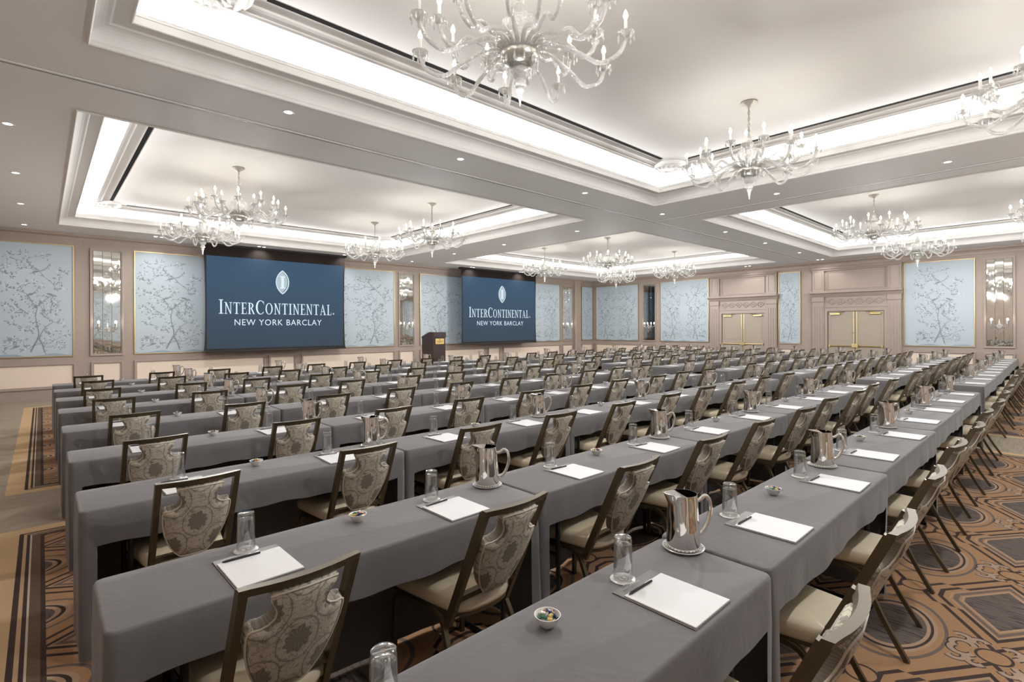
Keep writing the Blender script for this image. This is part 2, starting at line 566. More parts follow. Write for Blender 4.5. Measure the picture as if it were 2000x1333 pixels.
    lay(N.m('GREATER_THAN', t, 0.289), field)
    col = N.mix(N.m('MULTIPLY', N.noise(p, 420, 2), 0.35), col, N.mix(0.55, col, (0.02, 0.015, 0.012)))
    nt.links.new(col, b.inputs['Base Color'])
    b.inputs['Roughness'].default_value = 0.95
    b.inputs['Specular IOR Level'].default_value = 0.1
    nt.links.new(N.bump(N.noise(p, 500, 2), 0.35, 0.004), b.inputs['Normal'])
    return m
M['carpet'] = mk_carpet()

def mk_screen():
    m, nt, b = new_mat('projected blue picture')
    N = NT(nt)
    x, y, z = N.sep(N.coord('Generated'))
    col = N.mix(z, (0.056, 0.082, 0.112), (0.060, 0.125, 0.215))
    nt.links.new(col, b.inputs['Emission Color'])
    b.inputs['Base Color'].default_value = (0.01, 0.014, 0.02, 1)
    b.inputs['Emission Strength'].default_value = 0.66
    b.inputs['Roughness'].default_value = 1.0
    b.inputs['Specular IOR Level'].default_value = 0.1
    return m
M['screen'] = mk_screen()
M['screentext'] = emit('projected white lettering', (0.74, 0.89, 0.98), 0.95)
M['screentext'].node_tree.nodes['Principled BSDF'].inputs['Base Color'].default_value = (0.05, 0.05, 0.05, 1)
M['emblem'] = emit('projected silver emblem', (0.50, 0.60, 0.66), 0.85)
M['emblemdark'] = emit('projected emblem shade', (0.20, 0.28, 0.33), 0.8)
for k_ in ('emblem', 'emblemdark', 'screentext'):
    b_ = M[k_].node_tree.nodes['Principled BSDF']
    b_.inputs['Base Color'].default_value = (0.02, 0.02, 0.02, 1)
    b_.inputs['Specular IOR Level'].default_value = 0.1

# ------------------------------------------------------------------ floor, ceiling, coffers
floor = struct(link('floor', MB().box(XL, XR, YB, YF, -0.06, 0.0), M['carpet']))

b = MB()
xs = [XL, 0.28, 8.6, 10.45, 19.25, XR]; ys = [YB, -2.6, 5.35, 7.05, 14.95, YF]
for i in range(5):
    for j in range(5):
        if i in (1, 3) and j in (1, 3):
            continue
        b.add([(xs[i], ys[j], ZC), (xs[i], ys[j + 1], ZC), (xs[i + 1], ys[j + 1], ZC), (xs[i + 1], ys[j], ZC)], [(0, 1, 2, 3)])
ceiling = struct(link('ceiling', b, M['soffit']))
# folding-partition tracks sunk along the middle of the beams
for (x0, x1, y0, y1) in [(XL, XR, 6.185, 6.210), (9.925, 9.95, YB, 6.15)]:
    t = link('partition_track', MB().box(x0, x1, y0, y1, ZC - 0.004, ZC + 0.03), M['track'], ceiling)
for (x0, x1, y0, y1) in [(XL, XR, 6.15, 6.185), (9.895, 9.925, YB, 6.14)]:
    link('track_lip', MB().box(x0, x1, y0, y1, ZC - 0.006, ZC + 0.02), M['soffit'], ceiling)

def loft(profile, rect, mb):
    x0, x1, y0, y1 = rect
    base = len(mb.v); k = len(profile)
    for s, z in profile:
        mb.v += [(x0 + s, y0 + s, z), (x1 - s, y0 + s, z), (x1 - s, y1 - s, z), (x0 + s, y1 - s, z)]
    for i in range(k - 1):
        for c in range(4):
            d = (c + 1) % 4
            mb.f.append((base + i * 4 + c, base + i * 4 + d, base + (i + 1) * 4 + d, base + (i + 1) * 4 + c))
cove = [(0.02 + 0.11 * (1 - math.cos(a)), ZC + 0.04 + 0.105 * math.sin(a)) for a in [PI / 2 * i / 6 for i in range(7)]]
PR_LOW = [(0, ZC), (-0.004, ZC - 0.008), (0.006, ZC - 0.014), (0.016, ZC - 0.006), (0.018, ZC + 0.012), (0.012, ZC + 0.02), (0.02, ZC + 0.03)] + cove + \
    [(0.135, ZC + 0.150), (0.145, ZC + 0.156), (0.255, ZC + 0.152), (0.262, ZC + 0.146), (0.270, ZC + 0.152), (0.272, ZC + 0.212),
     (0.279, ZC + 0.218), (0.279, ZC + 0.228), (0.270, ZC + 0.233), (0.276, ZC + 0.240), (0.276, ZC + 0.25), (0.24, ZC + 0.255), (0.24, ZC + 0.18),
     (-0.16, ZC + 0.18), (-0.16, ZC + 0.24)]
PR_COVE = [(-0.16, ZC + 0.24)] + [(-0.16 + 0.68 * (1 - math.cos(a)), ZC + 0.24 + 0.155 * math.sin(a)) for a in [PI / 2 * i / 8 for i in range(1, 9)]] + [(0.545, ZC + 0.398)]
PR_TOP = [(0.545, ZC + 0.398), (0.545, ZC + 0.384), (0.575, ZC + 0.378), (0.60, ZC + 0.388), (0.605, ZC + 0.398), (0.65, ZC + 0.405), (0.672, ZC + 0.42), (0.675, ZT)]
for ci, rect in enumerate(COFFERS):
    mb = MB(); loft(PR_LOW, rect, mb)
    o = struct(link('trim_%d' % (ci + 1), mb, M['trim']))
    mb = MB(); loft(PR_COVE, rect, mb)
    link('light_cove', mb.mesh('light_cove', True), M['ceiling'], o)
    mb = MB(); loft(PR_TOP, rect, mb)
    link('upper_moulding', mb, M['trim'], o)
    x0, x1, y0, y1 = rect
    s = 0.675
    link('coffer_ceiling', MB().add([(x0 + s, y0 + s, ZT), (x0 + s, y1 - s, ZT), (x1 - s, y1 - s, ZT), (x1 - s, y0 + s, ZT)], [(0, 1, 2, 3)]), M['ceiling'], ceiling)
    # slot diffusers
    s, w, e = 0.80, 0.058, 1.12
    for (a0, a1, b0, b1) in [(x0 + e, x1 - e, y1 - s - w, y1 - s), (x0 + e, x1 - e, y0 + s, y0 + s + w),
                             (x0 + s, x0 + s + w, y0 + e, y1 - e), (x1 - s - w, x1 - s, y0 + e, y1 - e)]:
        link('air_slot', MB().box(a0, a1, b0, b1, ZT - 0.003, ZT + 0.03), M['slot'], ceiling)
    # scalloped plaster roundels in the corners
    med = MB()
    prof = [(0.0, -0.050), (0.10, -0.055), (0.12, -0.042), (0.23, -0.045), (0.25, -0.060), (0.275, -0.060), (0.29, -0.046), (0.31, -0.05), (0.335, -0.03), (0.345, 0.0)]
    med.lathe(prof, 32)
    for k in range(16):
        a = 2 * PI * k / 16
        c_, s_ = math.cos(a), math.sin(a)
        med.tube([(0.13 * c_, 0.13 * s_, -0.05), (0.17 * c_, 0.17 * s_, -0.066), (0.215 * c_, 0.215 * s_, -0.052)], [0.008, 0.022, 0.006], 6)
    mm = med.mesh('corner_roundel', True, 50)
    mm.materials.append(M['trim'])
    for (cx, cy2) in [(x0 + .70, y0 + .70), (x1 - .70, y0 + .70), (x1 - .70, y1 - .70), (x0 + .70, y1 - .70)]:
        link('corner_roundel', mm, None, o, (cx, cy2, ZT))

# ------------------------------------------------------------------ walls
ROT = {'front': 0.0, 'right': -PI / 2, 'back': PI, 'left': PI / 2}
def at_wall(side, a, z=0.0, off=0.0):
    return {'front': (a, YF - off, z), 'right': (XR - off, a, z), 'back': (a, YB + off, z), 'left': (XL + off, a, z)}[side]

W = {}
W['front'] = struct(link('wall_front', MB().box(XL - .1, XR + .1, YF, YF + .12, -0.06, ZC + .5), M['wall']))
W['right'] = struct(link('wall_right', MB().box(XR, XR + .12, YB - .1, YF + .12, -0.06, ZC + .5), M['wall']))
W['back'] = struct(link('wall_back', MB().box(XL - .1, XR + .1, YB - .12, YB, -0.06, ZC + .5), M['wall']))
W['left'] = struct(link('wall_left', MB().box(XL - .12, XL, YB - .12, YF + .12, -0.06, ZC + .5), M['wall']))

def wmesh(mb, side, a, name, mat, parent, smooth=False):
    """put a mesh made in wall coordinates (x along the wall to the viewer's right, -y into the room) on a wall"""
    me = mb.mesh(name, smooth)
    o = link(name, me, mat, parent)
    o.location = at_wall(side, a)
    o.rotation_euler = (0, 0, ROT[side])
    return o

def moulding(mb, L, prof):
    """extrude a profile [(out, z)] along x from -L/2 to L/2"""
    base = len(mb.v); k = len(prof)
    for x in (-L / 2, L / 2):
        mb.v += [(x, -o_, z) for o_, z in prof]
    for i in range(k - 1):
        mb.f.append((base + i, base + i + 1, base + k + i + 1, base + k + i))
    mb.f.append(tuple(base + i for i in range(k)))
    mb.f.append(tuple(base + k + i for i in reversed(range(k))))
    return mb

def rect_frame(mb, w, z0, z1, t, depth, x=0.0, step=True):
    """raised rectangular moulding with a bead"""
    for (dt, dd) in ([(0, depth), (t * 0.35, depth * 0.55)] if step else [(0, depth)]):
        a, c = x - w / 2 + dt, x + w / 2 - dt
        lo, hi = z0 + dt, z1 - dt
        tt = t * (0.55 if dt == 0 and step else 0.6) if step else t
        mb.box(a, a + tt, -dd, 0, lo, hi); mb.box(c - tt, c, -dd, 0, lo, hi)
        mb.box(a + tt, c - tt, -dd, 0, hi - tt, hi); mb.box(a + tt, c - tt, -dd, 0, lo, lo + tt)
    return mb

CROWN = [(0, 3.76), (0.015, 3.76), (0.02, 3.785), (0.035, 3.79), (0.04, 3.84), (0.07, 3.89), (0.12, 3.915), (0.125, 3.94), (0.14, 3.945), (0.14, 3.969), (0, 3.969)]
BASE = [(0, 0.001), (0.05, 0.001), (0.05, 0.11), (0.065, 0.118), (0.065, 0.135), (0.04, 0.142), (0.03, 0.16), (0, 0.18)]
SPAN = {'front': (XR - XL, (XL + XR) / 2), 'right': (YF - YB, (YF + YB) / 2), 'back': (XR - XL, (XL + XR) / 2), 'left': (YF - YB, (YF + YB) / 2)}
for k, side in enumerate(('front', 'right', 'back', 'left')):
    L, mid = SPAN[side]
    o = struct(wmesh(moulding(MB(), L, CROWN), side, mid, 'trim_%d' % (5 + k), M['wallmould'], None))
    if side == 'right':
        for (y0, y1) in [(YB, 4.155), (5.815, 7.96), (9.63, YF)]:
            o = struct(wmesh(moulding(MB(), y1 - y0, BASE), side, (y0 + y1) / 2, 'baseboard_right', M['wallmould'], None))
    else:
        struct(wmesh(moulding(MB(), L, BASE), side, mid, 'baseboard_' + side, M['wallmould'], None))

# projecting end bay, header and corner pier on the screen wall
link('wall_bay', MB().box(XL, 0.737, YF - 0.06, YF, 0, ZC - 0.02), M['wall'], W['front'])
link('wall_header', MB().box(0.737, XR, YF - 0.06, YF, 3.815, ZC - 0.02), M['wall'], W['front'])
link('wall_pier', MB().bbox(18.99, 19.40, YF - 0.16, YF, 0, ZC - 0.02, 0.02), M['wall'], W['front'])

def wainscot(side, a0, a1, off=0.0):
    a, w = (a0 + a1) / 2, a1 - a0
    o = wmesh(rect_frame(MB(), w + 0.10, 0.27, 0.865, 0.06, 0.05), side, a, 'panel_moulding', M['wallmould'], W[side])
    if off:
        o.location = at_wall(side, a, 0, off)
    p = link('wainscot_panel', MB().box(-w / 2 + .0, w / 2 - .0, -0.008, 0.0, 0.325, 0.81), M['wains'], o)

# ------------------------------------------------------------------ painted tree for the silk panels
TREE_W, TREE_H = 1.26, 2.66
def tpx(p): return (p[0] / 545 * TREE_W, (1025 - p[1]) / 875 * TREE_H)
STROKES = [
    (0.030, [(235, 990), (262, 930), (290, 865), (288, 790), (272, 720), (276, 640)]),
    (0.026, [(330, 990), (312, 930), (300, 880), (330, 800), (400, 752)]),
    (0.018, [(276, 640), (240, 595), (205, 545), (160, 515), (110, 500)]),
    (0.022, [(276, 640), (300, 610), (345, 580), (412, 538)]),
    (0.014, [(412, 538), (390, 575), (395, 620), (380, 650)]),
    (0.016, [(212, 285), (240, 315), (285, 352), (335, 400), (385, 440), (412, 470), (422, 502), (482, 482)]),
    (0.012, [(412, 470), (436, 440), (448, 400), (452, 370), (492, 350)]),
    (0.012, [(160, 330), (205, 340), (285, 342)]),
    (0.010, [(30, 365), (70, 380), (120, 372), (165, 340)]),
    (0.012, [(60, 250), (110, 272), (180, 282), (186, 235)]),
    (0.010, [(215, 292), (215, 262), (260, 245), (345, 242)]),
    (0.012, [(245, 380), (290, 362), (330, 352)]),
    (0.020, [(330, 352), (355, 325), (385, 290)]),
    (0.012, [(215, 690), (180, 672), (130, 645), (70, 632)]),
    (0.010, [(218, 690), (170, 692), (110, 690)]),
    (0.014, [(312, 690), (340, 720), (385, 748), (440, 770), (480, 772)]),
    (0.012, [(312, 690), (350, 665), (420, 655)]),
    (0.012, [(250, 852), (228, 812), (180, 800), (120, 785), (60, 765)]),
    (0.012, [(240, 550), (270, 510), (310, 470)]),
    (0.010, [(300, 600), (310, 640), (345, 700), (380, 740)]),
    (0.012, [(262, 930), (220, 950), (180, 930), (180, 890)]),
    (0.010, [(312, 930), (370, 925), (430, 890), (500, 850)]),
    (0.010, [(312, 950), (380, 960), (440, 930), (490, 940)]),
    (0.014, [(60, 905), (90, 880), (120, 900), (128, 950)]),
    (0.010, [(40, 985), (80, 945), (130, 940)]),
    (0.010, [(110, 500), (60, 490), (40, 470)]),
    (0.010, [(160, 515), (190, 470), (235, 445)]),
]
CLUSTERS = [(50, 360), (90, 400), (45, 495), (100, 500), (60, 630), (120, 640), (95, 760), (200, 230), (340, 240), (450, 360), (490, 360), (470, 480), (240, 440), (190, 460),
            (300, 470), (420, 650), (400, 700), (470, 770), (345, 640), (240, 620), (190, 590), (130, 570), (110, 690), (180, 810), (230, 800), (120, 890), (80, 930), (480, 850),
            (420, 900), (350, 870), (440, 940), (380, 820), (280, 760), (230, 700), (80, 250), (430, 420), (310, 560), (410, 600), (330, 900), (170, 880), (200, 960), (60, 330), (150, 330)]
def leaf(mb, x, z, ang, l, w, y):
    c, s_ = math.cos(ang), math.sin(ang)
    pts = [(0, 0), (0.35 * l, w / 2), (0.7 * l, w * 0.4), (l, 0), (0.7 * l, -w * 0.4), (0.35 * l, -w / 2)]
    mb.poly([(x + p * c - q * s_, z + p * s_ + q * c) for p, q in pts], y)
def make_tree(seed, mirror):
    rnd = random.Random(seed)
    ink, pale = MB(), MB()
    for w, pl in STROKES:
        q = [(x + rnd.uniform(-6, 6), y + rnd.uniform(-6, 6)) for x, y in pl]
        P = cr_spline([(*tpx(p), 0) for p in q], 5)
        n = len(P)
        for i in range(n - 1):
            p0, p1 = P[i], P[i + 1]
            t = (p1 - p0)
            if t.length < 1e-5: continue
            nn = Vector((-t.y, t.x, 0)).normalized()
            w0 = w * (1 - 0.6 * i / n) / 2; w1 = w * (1 - 0.6 * (i + 1) / n) / 2
            ink.poly([(p0.x + nn.x * w0, p0.y + nn.y * w0), (p0.x - nn.x * w0, p0.y - nn.y * w0), (p1.x - nn.x * w1, p1.y - nn.y * w1), (p1.x + nn.x * w1, p1.y + nn.y * w1)])
            if rnd.random() < 0.42:
                leaf(ink, p0.x, p0.y, rnd.uniform(0, 2 * PI), rnd.uniform(0.035, 0.075), 0.017, -0.0003)
    for cx, cz in CLUSTERS:
        X, Z = tpx((cx + rnd.uniform(-8, 8), cz + rnd.uniform(-8, 8)))
        for k in range(rnd.randint(6, 10)):
            a = rnd.uniform(0, 2 * PI); r = rnd.uniform(0.01, 0.085)
            leaf(ink, X + r * math.cos(a), Z + r * math.sin(a), a + rnd.uniform(-.7, .7), rnd.uniform(0.035, 0.07), rnd.uniform(.012, .024), -0.0006)
        for k in range(rnd.randint(1, 3)):
            a = rnd.uniform(0, 2 * PI); r = rnd.uniform(0.0, 0.05)
            leaf(pale, X + r * math.cos(a), Z + r * math.sin(a), rnd.uniform(0, 6), 0.045, 0.030, -0.0010)
    # birds: body, tail and beak
    for (bx, bz, s_) in [(262, 372, 1), (385, 545, -1), (225, 548, 1), (120, 955, 1)]:
        X, Z = tpx((bx, bz))
        leaf(ink, X - .05 * s_, Z, 0.35 if s_ > 0 else PI - 0.35, 0.15, 0.05, -0.0008)
        leaf(ink, X - .10 * s_, Z - .03, 0.25 if s_ > 0 else PI - 0.25, 0.10, 0.016, -0.0008)
    if mirror:
        for mb in (ink, pale):
            mb.v = [(TREE_W - x, y, z) for x, y, z in mb.v]
            mb.f = [tuple(reversed(f)) for f in mb.f]
    a, c = ink.mesh('painted_tree'), pale.mesh('painted_blossom')
    a.materials.append(M['ink']); c.materials.append(M['inkpale'])
    return a, c
TREES = [make_tree(3, False), make_tree(8, True), make_tree(21, False)]

def silk_panel(side, a0, a1, label, off=0.0, first=0, z0=1.02, z1=3.68):
    a, w = (a0 + a1) / 2, a1 - a0
    t = thing('wall_panel', label, 'wall panel', at_wall(side, a, z0, off), ROT[side], 'silk wall panels')
    H = z1 - z0
    link('silk', MB().box(-w / 2 + .01, w / 2 - .01, -0.022, -0.001, 0.01, H - .01), M['wallpaper'], t)
    f = MB(); f_t = 0.022
    f.box(-w / 2, -w / 2 + f_t, -0.045, -0.001, 0, H); f.box(w / 2 - f_t, w / 2, -0.045, -0.001, 0, H)
    f.box(-w / 2 + f_t, w / 2 - f_t, -0.045, -0.001, 0, f_t); f.box(-w / 2 + f_t, w / 2 - f_t, -0.045, -0.001, H - f_t, H)
    link('frame', f, M['gilt'], t)
    n = max(1, int(round((w - 0.1) / 1.30)))
    pitch = (w - 0.06) / n
    sx = min(1.0, pitch / TREE_W) if n == 1 else pitch / TREE_W
    for k in range(n):
        ink, pale = TREES[(first + k) % 3]
        xx = -w / 2 + .03 + pitch * (k + .5) - TREE_W * sx / 2
        o = link('painted_tree', ink, None, t, (xx, -0.0235, 0.02)); o.scale = (sx, 1, (H - .06) / TREE_H)
        o2 = link('painted_blossom', pale, None, t, (xx, -0.0235, 0.02)); o2.scale = o.scale
    # painted ground along the foot
    g = MB(); rnd = random.Random(int(a * 100)); nseg = max(6, int(w * 9))
    xsg = [-w / 2 + .025 + (w - .05) * i / nseg for i in range(nseg + 1)]
    zs = [0.045 + 0.03 * math.sin(i * 0.9 + a) + rnd.uniform(0, .02) for i in range(nseg + 1)]
    for i in range(nseg):
        g.poly([(xsg[i], .024), (xsg[i + 1], .024), (xsg[i + 1], zs[i + 1]), (xsg[i], zs[i])], -0.0228)
    link('painted_ground', g, M['inkground'], t)
    return t

def mirror_panel(side, a0, a1, label, z0=1.01, z1=3.66):
    a, w = (a0 + a1) / 2, a1 - a0
    t = thing('wall_mirror', label, 'mirror', at_wall(side, a, z0), ROT[side], 'tall antiqued wall mirrors')
    H = z1 - z0
    link('frame', rect_frame(MB(), w, 0, H, 0.055, 0.05), M['wallmould'], t)
    iw = w - 0.12
    rnd = random.Random(int(a * 77))
    for k in range(3):
        x0 = -iw / 2 + iw / 3 * k
        p = link('mirror_pane', MB().bbox(-iw / 6 + .0015, iw / 6 - .0015, -0.012, 0, 0.055, H - .055, 0.003), M['mirror'], t, (x0 + iw / 6, -0.004, 0))
        p.rotation_euler = (rnd.uniform(-.0025, .0025), 0, rnd.uniform(-.006, .006))
    return t

# crystal pieces shared by sconces and chandeliers
def pendant_mesh(n=6, r=0.048, z=-0.005, drop=0.055):
    mb = MB()
    for k in range(n):
        a = 2 * PI * k / n
        x, y = r * math.cos(a), r * math.sin(a)
        mb.lathe([(0.0, z), (0.003, z - .006), (0.002, z - .014), (0.008, z - drop * .62), (0.007, z - drop * .8), (0.0, z - drop)], 5, x, y)
    return mb
pan = MB().lathe([(0.008, -0.012), (0.02, -0.010), (0.036, 0.004), (0.056, 0.022), (0.060, 0.024), (0.054, 0.024), (0.030, 0.008), (0.012, 0.004)], 12)
pan.v += []
pm = pendant_mesh(7, 0.054, 0.018)
pan.add(pm.v, pm.f)
ME_PAN = pan.mesh('drip_pan', True, 40); ME_PAN.materials.append(M['crystal'])
ME_CANDLE = MB().lathe([(0.0, 0.0), (0.012, 0.0), (0.0115, 0.115), (0.0, 0.115)], 8).mesh('candle', True, 40); ME_CANDLE.materials.append(M['candle'])
ME_BULB = MB().lathe([(0.006, 0.0), (0.0145, 0.012), (0.0165, 0.024), (0.011, 0.044), (0.004, 0.060), (0.0, 0.066)], 8).mesh('bulb', True); ME_BULB.materials.append(M['bulb'])

def make_sconce():
    t = thing('wall_sconce', '', 'sconce')
    link('back_plate', MB().lathe([(0.0, -.012), (0.03, -.012), (0.055, -.004), (0.058, 0), (0.0, 0)], 16).mesh('back_plate', True, 40), M['nickel'], t).rotation_euler = (PI / 2, 0, 0)
    link('stem', MB().lathe([(0.0, -0.10), (0.008, -0.085), (0.02, -0.06), (0.012, -0.03), (0.032, 0.0), (0.036, 0.03), (0.018, 0.05), (0.026, 0.08), (0.012, 0.11), (0.006, 0.17), (0.0, 0.20)], 10).mesh('stem', True), M['crystal'], t, (0, -.07, 0))
    for s in (-1, 1):
        pts = cr_spline([(0, -.05, 0.0), (s * .06, -.08, .015), (s * .11, -.10, -.035), (s * .16, -.11, -.02), (s * .17, -.11, .03)], 4)
        arm = link('arm', MB().tube(pts, 0.008, 6).mesh('arm', True), M['crystal'], t)
        link('drip_pan', ME_PAN, None, arm, (s * .17, -.11, .035)); link('candle', ME_CANDLE, None, arm, (s * .17, -.11, .04)); link('bulb', ME_BULB, None, arm, (s * .17, -.11, .155))
    d = MB()
    for k in range(7):
        x = -0.13 + 0.26 * k / 6
        zz = -0.06 - 0.18 * (1 - abs(k - 3) / 3.2)
        d.lathe([(0, zz + .06), (0.004, zz + .05), (0.012, zz + .015), (0.0, zz)], 6, x, -.075)
        d.tube([(x, -.075, zz + .06), (x * .6, -.07, .0)], 0.0025, 4)
    link('crystal_drops', d.mesh('crystal_drops', True, 40), M['crystal'], t)['kind'] = 'stuff'
    remember(t)
    return t
SCONCE = [make_sconce(), False]
def sconce(side, a, label, z=1.66):
    o = SCONCE[0] if not SCONCE[1] else copy_tree(SCONCE[0])
    SCONCE[1] = True
    o.location = at_wall(side, a, z, 0.02)
    o.rotation_euler = (0, 0, ROT[side])
    tag(o, label, 'sconce', 'crystal sconces on the mirrors')

# ---- screen wall
silk_panel('front', -0.76, 0.585, 'blue silk wall panel with painted tree, leftmost on the screen wall', off=0.06)
silk_panel('front', 1.76, 4.93, 'blue silk wall panel half hidden by left edge of the large screen', first=0)
silk_panel('front', 5.99, 9.27, 'blue silk wall panel right of the large screen, left of the mirror by the lectern', first=1)
silk_panel('front', 10.32, 13.42, 'blue silk wall panel behind the lectern and the far screen', first=2)
silk_panel('front', 14.42, 18.0, 'blue silk wall panel just right of the far screen', first=0)
silk_panel('front', 19.57, 20.44, 'narrow blue silk wall panel in the far corner, beside the pier', first=1)
mirror_panel('front', 0.885, 1.545, 'tall mirror between the two leftmost silk panels'); sconce('front', 1.215, 'crystal two-light sconce on the leftmost mirror')
mirror_panel('front', 5.02, 5.83, 'tall mirror hidden behind the large screen, only its foot showing')
mirror_panel('front', 9.43, 10.09, 'tall mirror just left of the lectern'); sconce('front', 9.76, 'crystal two-light sconce on the mirror left of the lectern')
mirror_panel('front', 13.58, 14.26, 'tall mirror behind the far screen')
mirror_panel('front', 18.17, 18.93, 'tall mirror near the far corner, left of the pier'); sconce('front', 18.55, 'crystal two-light sconce on the mirror left of the corner pier')
for (a0, a1, off) in [(-0.74, 0.56, .06), (0.95, 1.48, 0), (1.81, 4.88, 0), (5.08, 5.77, 0), (6.04, 9.22, 0), (9.49, 10.03, 0), (10.37, 13.38, 0), (13.64, 14.2, 0), (14.47, 17.95, 0), (18.23, 18.87, 0), (19.62, 20.38, 0)]:
    wainscot('front', a0, a1, off)

# ---- door wall
silk_panel('right', 13.60, 16.10, 'blue silk wall panel on the door wall nearest the far corner', first=1)
silk_panel('right', 10.19, 12.47, 'blue silk wall panel between a mirror and the farther doors', first=0)
silk_panel('right', 6.69, 7.45, 'narrow blue silk wall panel between the two double doors', first=2)
silk_panel('right', 1.93, 3.635, 'blue silk wall panel right of the nearer doors', first=0)
silk_panel('right', -2.2, 0.84, 'blue silk wall panel at the right edge beyond the last mirror', first=1)
mirror_panel('right', 12.69, 13.39, 'tall mirror on the door wall between two blue panels'); sconce('right', 13.04, 'crystal two-light sconce on the mirror between two door-wall panels')
mirror_panel('right', 1.07, 1.74, 'tall mirror at the far right of the door wall'); sconce('right', 1.405, 'crystal two-light sconce on the rightmost mirror')
for (a0, a1) in [(13.65, 16.05), (12.75, 13.33), (10.24, 12.42), (6.74, 7.40), (1.98, 3.58), (1.13, 1.68), (-2.15, 0.79)]:
    wainscot('right', a0, a1)
# walls seen only in the mirrors
for nth, a in zip(('first', 'second', 'third', 'fourth'), (3.0, 8.0, 13.0, 18.0)):
    silk_panel('back', a - 1.5, a + 1.5, '%s blue silk panel along the wall behind the viewer, seen in the mirrors' % nth, first=int(a))

def door_set(n, y0, y1, ptop):
    """double doors with pilasters, swag frieze, cornice and a framed overdoor; local x to the viewer's right"""
    mid, w, H = (y0 + y1) / 2, y1 - y0, 2.19
    d = bpy.data.objects.new('door_%d' % n, None); COL.objects.link(d); struct(d)
    d.location = at_wall('right', mid); d.rotation_euler = (0, 0, ROT['right'])
    link('door_frame', MB().box(-w / 2 - .10, -w / 2, -.07, 0, 0, H + .1).box(w / 2, w / 2 + .10, -.07, 0, 0, H + .1).box(-w / 2, w / 2, -.07, 0, H, H + .1), M['wallmould'], d)
    link('jamb_shadow', MB().box(-w / 2, w / 2, -.004, -0.001, 0.001, H), M['dark_gap'], d)
    for s in (-1, 1):
        x0, x1 = (-w / 2 + .015, -.006) if s < 0 else (.006, w / 2 - .015)
        lf = link('door_leaf', MB().bbox(x0, x1, -.030, -.005, .01, H - .015, .004), M['doorpaint'], d)
        xm, lw = (x0 + x1) / 2, x1 - x0
        for (za, zb) in [(.16, .86), (1.16, H - .40), (H - .34, H - .14)]:
            link('leaf_panel', rect_frame(MB(), lw - .16, za, zb, .035, .038, xm), M['doorpaint'], lf)
        bar = MB().tube([(x0 + .03, -.075, .985), (x1 - .03, -.075, .985)], .022, 8).box(x0 + .02, x0 + .07, -.10, -.03, .95, 1.02).box(x1 - .07, x1 - .02, -.10, -.03, .95, 1.02)
        link('push_bar', bar.mesh('push_bar', True, 40), M['brass'], lf)
        xe = -.045 if s < 0 else .045
        link('edge_guard', MB().box(xe - .012, xe + .012, -.036, -.030, .02, H - .03), M['brass'], lf)
        link('latch_case', MB().bbox(xe - .05, xe + .05, -.11, -.036, .93, 1.06, .01), M['brass'], lf)
        link('cylinder_lock', MB().lathe([(0, -.012), (.018, -.012), (.02, 0), (0, 0)], 12).mesh('cylinder_lock', True, 40), M['nickel'], lf, (xe, -.036, 1.45)).rotation_euler = (PI / 2, 0, 0)
        xc = x0 + lw * .28 if s < 0 else x1 - lw * .28
        cl = MB().bbox(xc - .16, xc + .16, -.10, -.03, H - .13, H - .06, .012)
        cl.bar((xc, -.08, H - .055), (xc + (.28 if s < 0 else -.28), -.05, H - .03), .02, .008)
        link('door_closer', cl, M['brass'], lf)
    # surround
    pw = .36
    for s in (-1, 1):
        xo = s * (w / 2 + .12 + pw / 2 - .02)
        p = MB().box(xo - pw / 2, xo + pw / 2, -.10, 0, 0, 2.70)
        for k in range(4):
            xx = xo - pw / 2 + .055 + k * (pw - .11) / 3
            p.box(xx - .016, xx + .016, -.115, -.10, .30, 2.38)
        p.bbox(xo - pw / 2 - .02, xo + pw / 2 + .02, -.135, 0, 0, .22, .01)
        p.bbox(xo - pw / 2 - .02, xo + pw / 2 + .02, -.14, 0, 2.52, 2.70, .012)
        link('pilaster', p, M['wallmould'], d)
        u = MB().box(xo - pw / 2, xo + pw / 2, -.08, 0, 2.90, 3.72)
        u.add(*(lambda q: (q.v, q.f))(rect_frame(MB(), pw - .10, 2.99, 3.62, .03, .095, xo)))
        link('upper_pilaster', u, M['wallmould'], d)
    fz = MB().box(-w / 2 - .1, w / 2 + .1, -.06, 0, H + .1, 2.72)
    fz.box(-w / 2 - .1, w / 2 + .1, -.09, 0, H + .13, H + .165)
    link('frieze', fz, M['wallmould'], d)
    orn = MB(); nsw = 6
    for k in range(nsw):
        xa = -w / 2 + w * k / nsw; xb = xa + w / nsw; xmid = (xa + xb) / 2
        orn.tube(cr_spline([(xa, -.065, 2.56), (xmid, -.075, 2.43), (xb, -.065, 2.56)], 5), 0.022, 6)
        orn.tube(cr_spline([(xa, -.065, 2.50), (xmid, -.072, 2.62), (xb, -.065, 2.50)], 5), 0.017, 6)
        orn.lathe([(0, -.03), (.03, -.02), (.035, 0), (0, 0)], 8)
        base = len(orn.v) - 32
        for i in range(base, len(orn.v)):
            x, y, z = orn.v[i]
            orn.v[i] = (xmid + x, -.06 + z, 2.53 + y)
    link('frieze_ornament', orn.mesh('frieze_ornament', True, 40), M['wallmould'], d)
    Lc = w + 2 * (.10 + pw) + .10
    prof = [(0, 2.70), (.14, 2.70), (.15, 2.73), (.18, 2.75), (.20, 2.79), (.27, 2.82), (.28, 2.84), (.28, 2.88), (.25, 2.895), (0, 2.90)]
    link('cornice', moulding(MB(), Lc, prof), M['wallmould'], d)
    prof2 = [(0, 3.62), (.09, 3.62), (.10, 3.65), (.15, 3.69), (.16, 3.72), (0, 3.74)]
    link('upper_cornice', moulding(MB(), Lc - .04, prof2), M['wallmould'], d)
    link('overdoor_panel', rect_frame(MB(), w + .02, 2.97, 3.58, .03, .03), M['wallmould'], d)
    return d
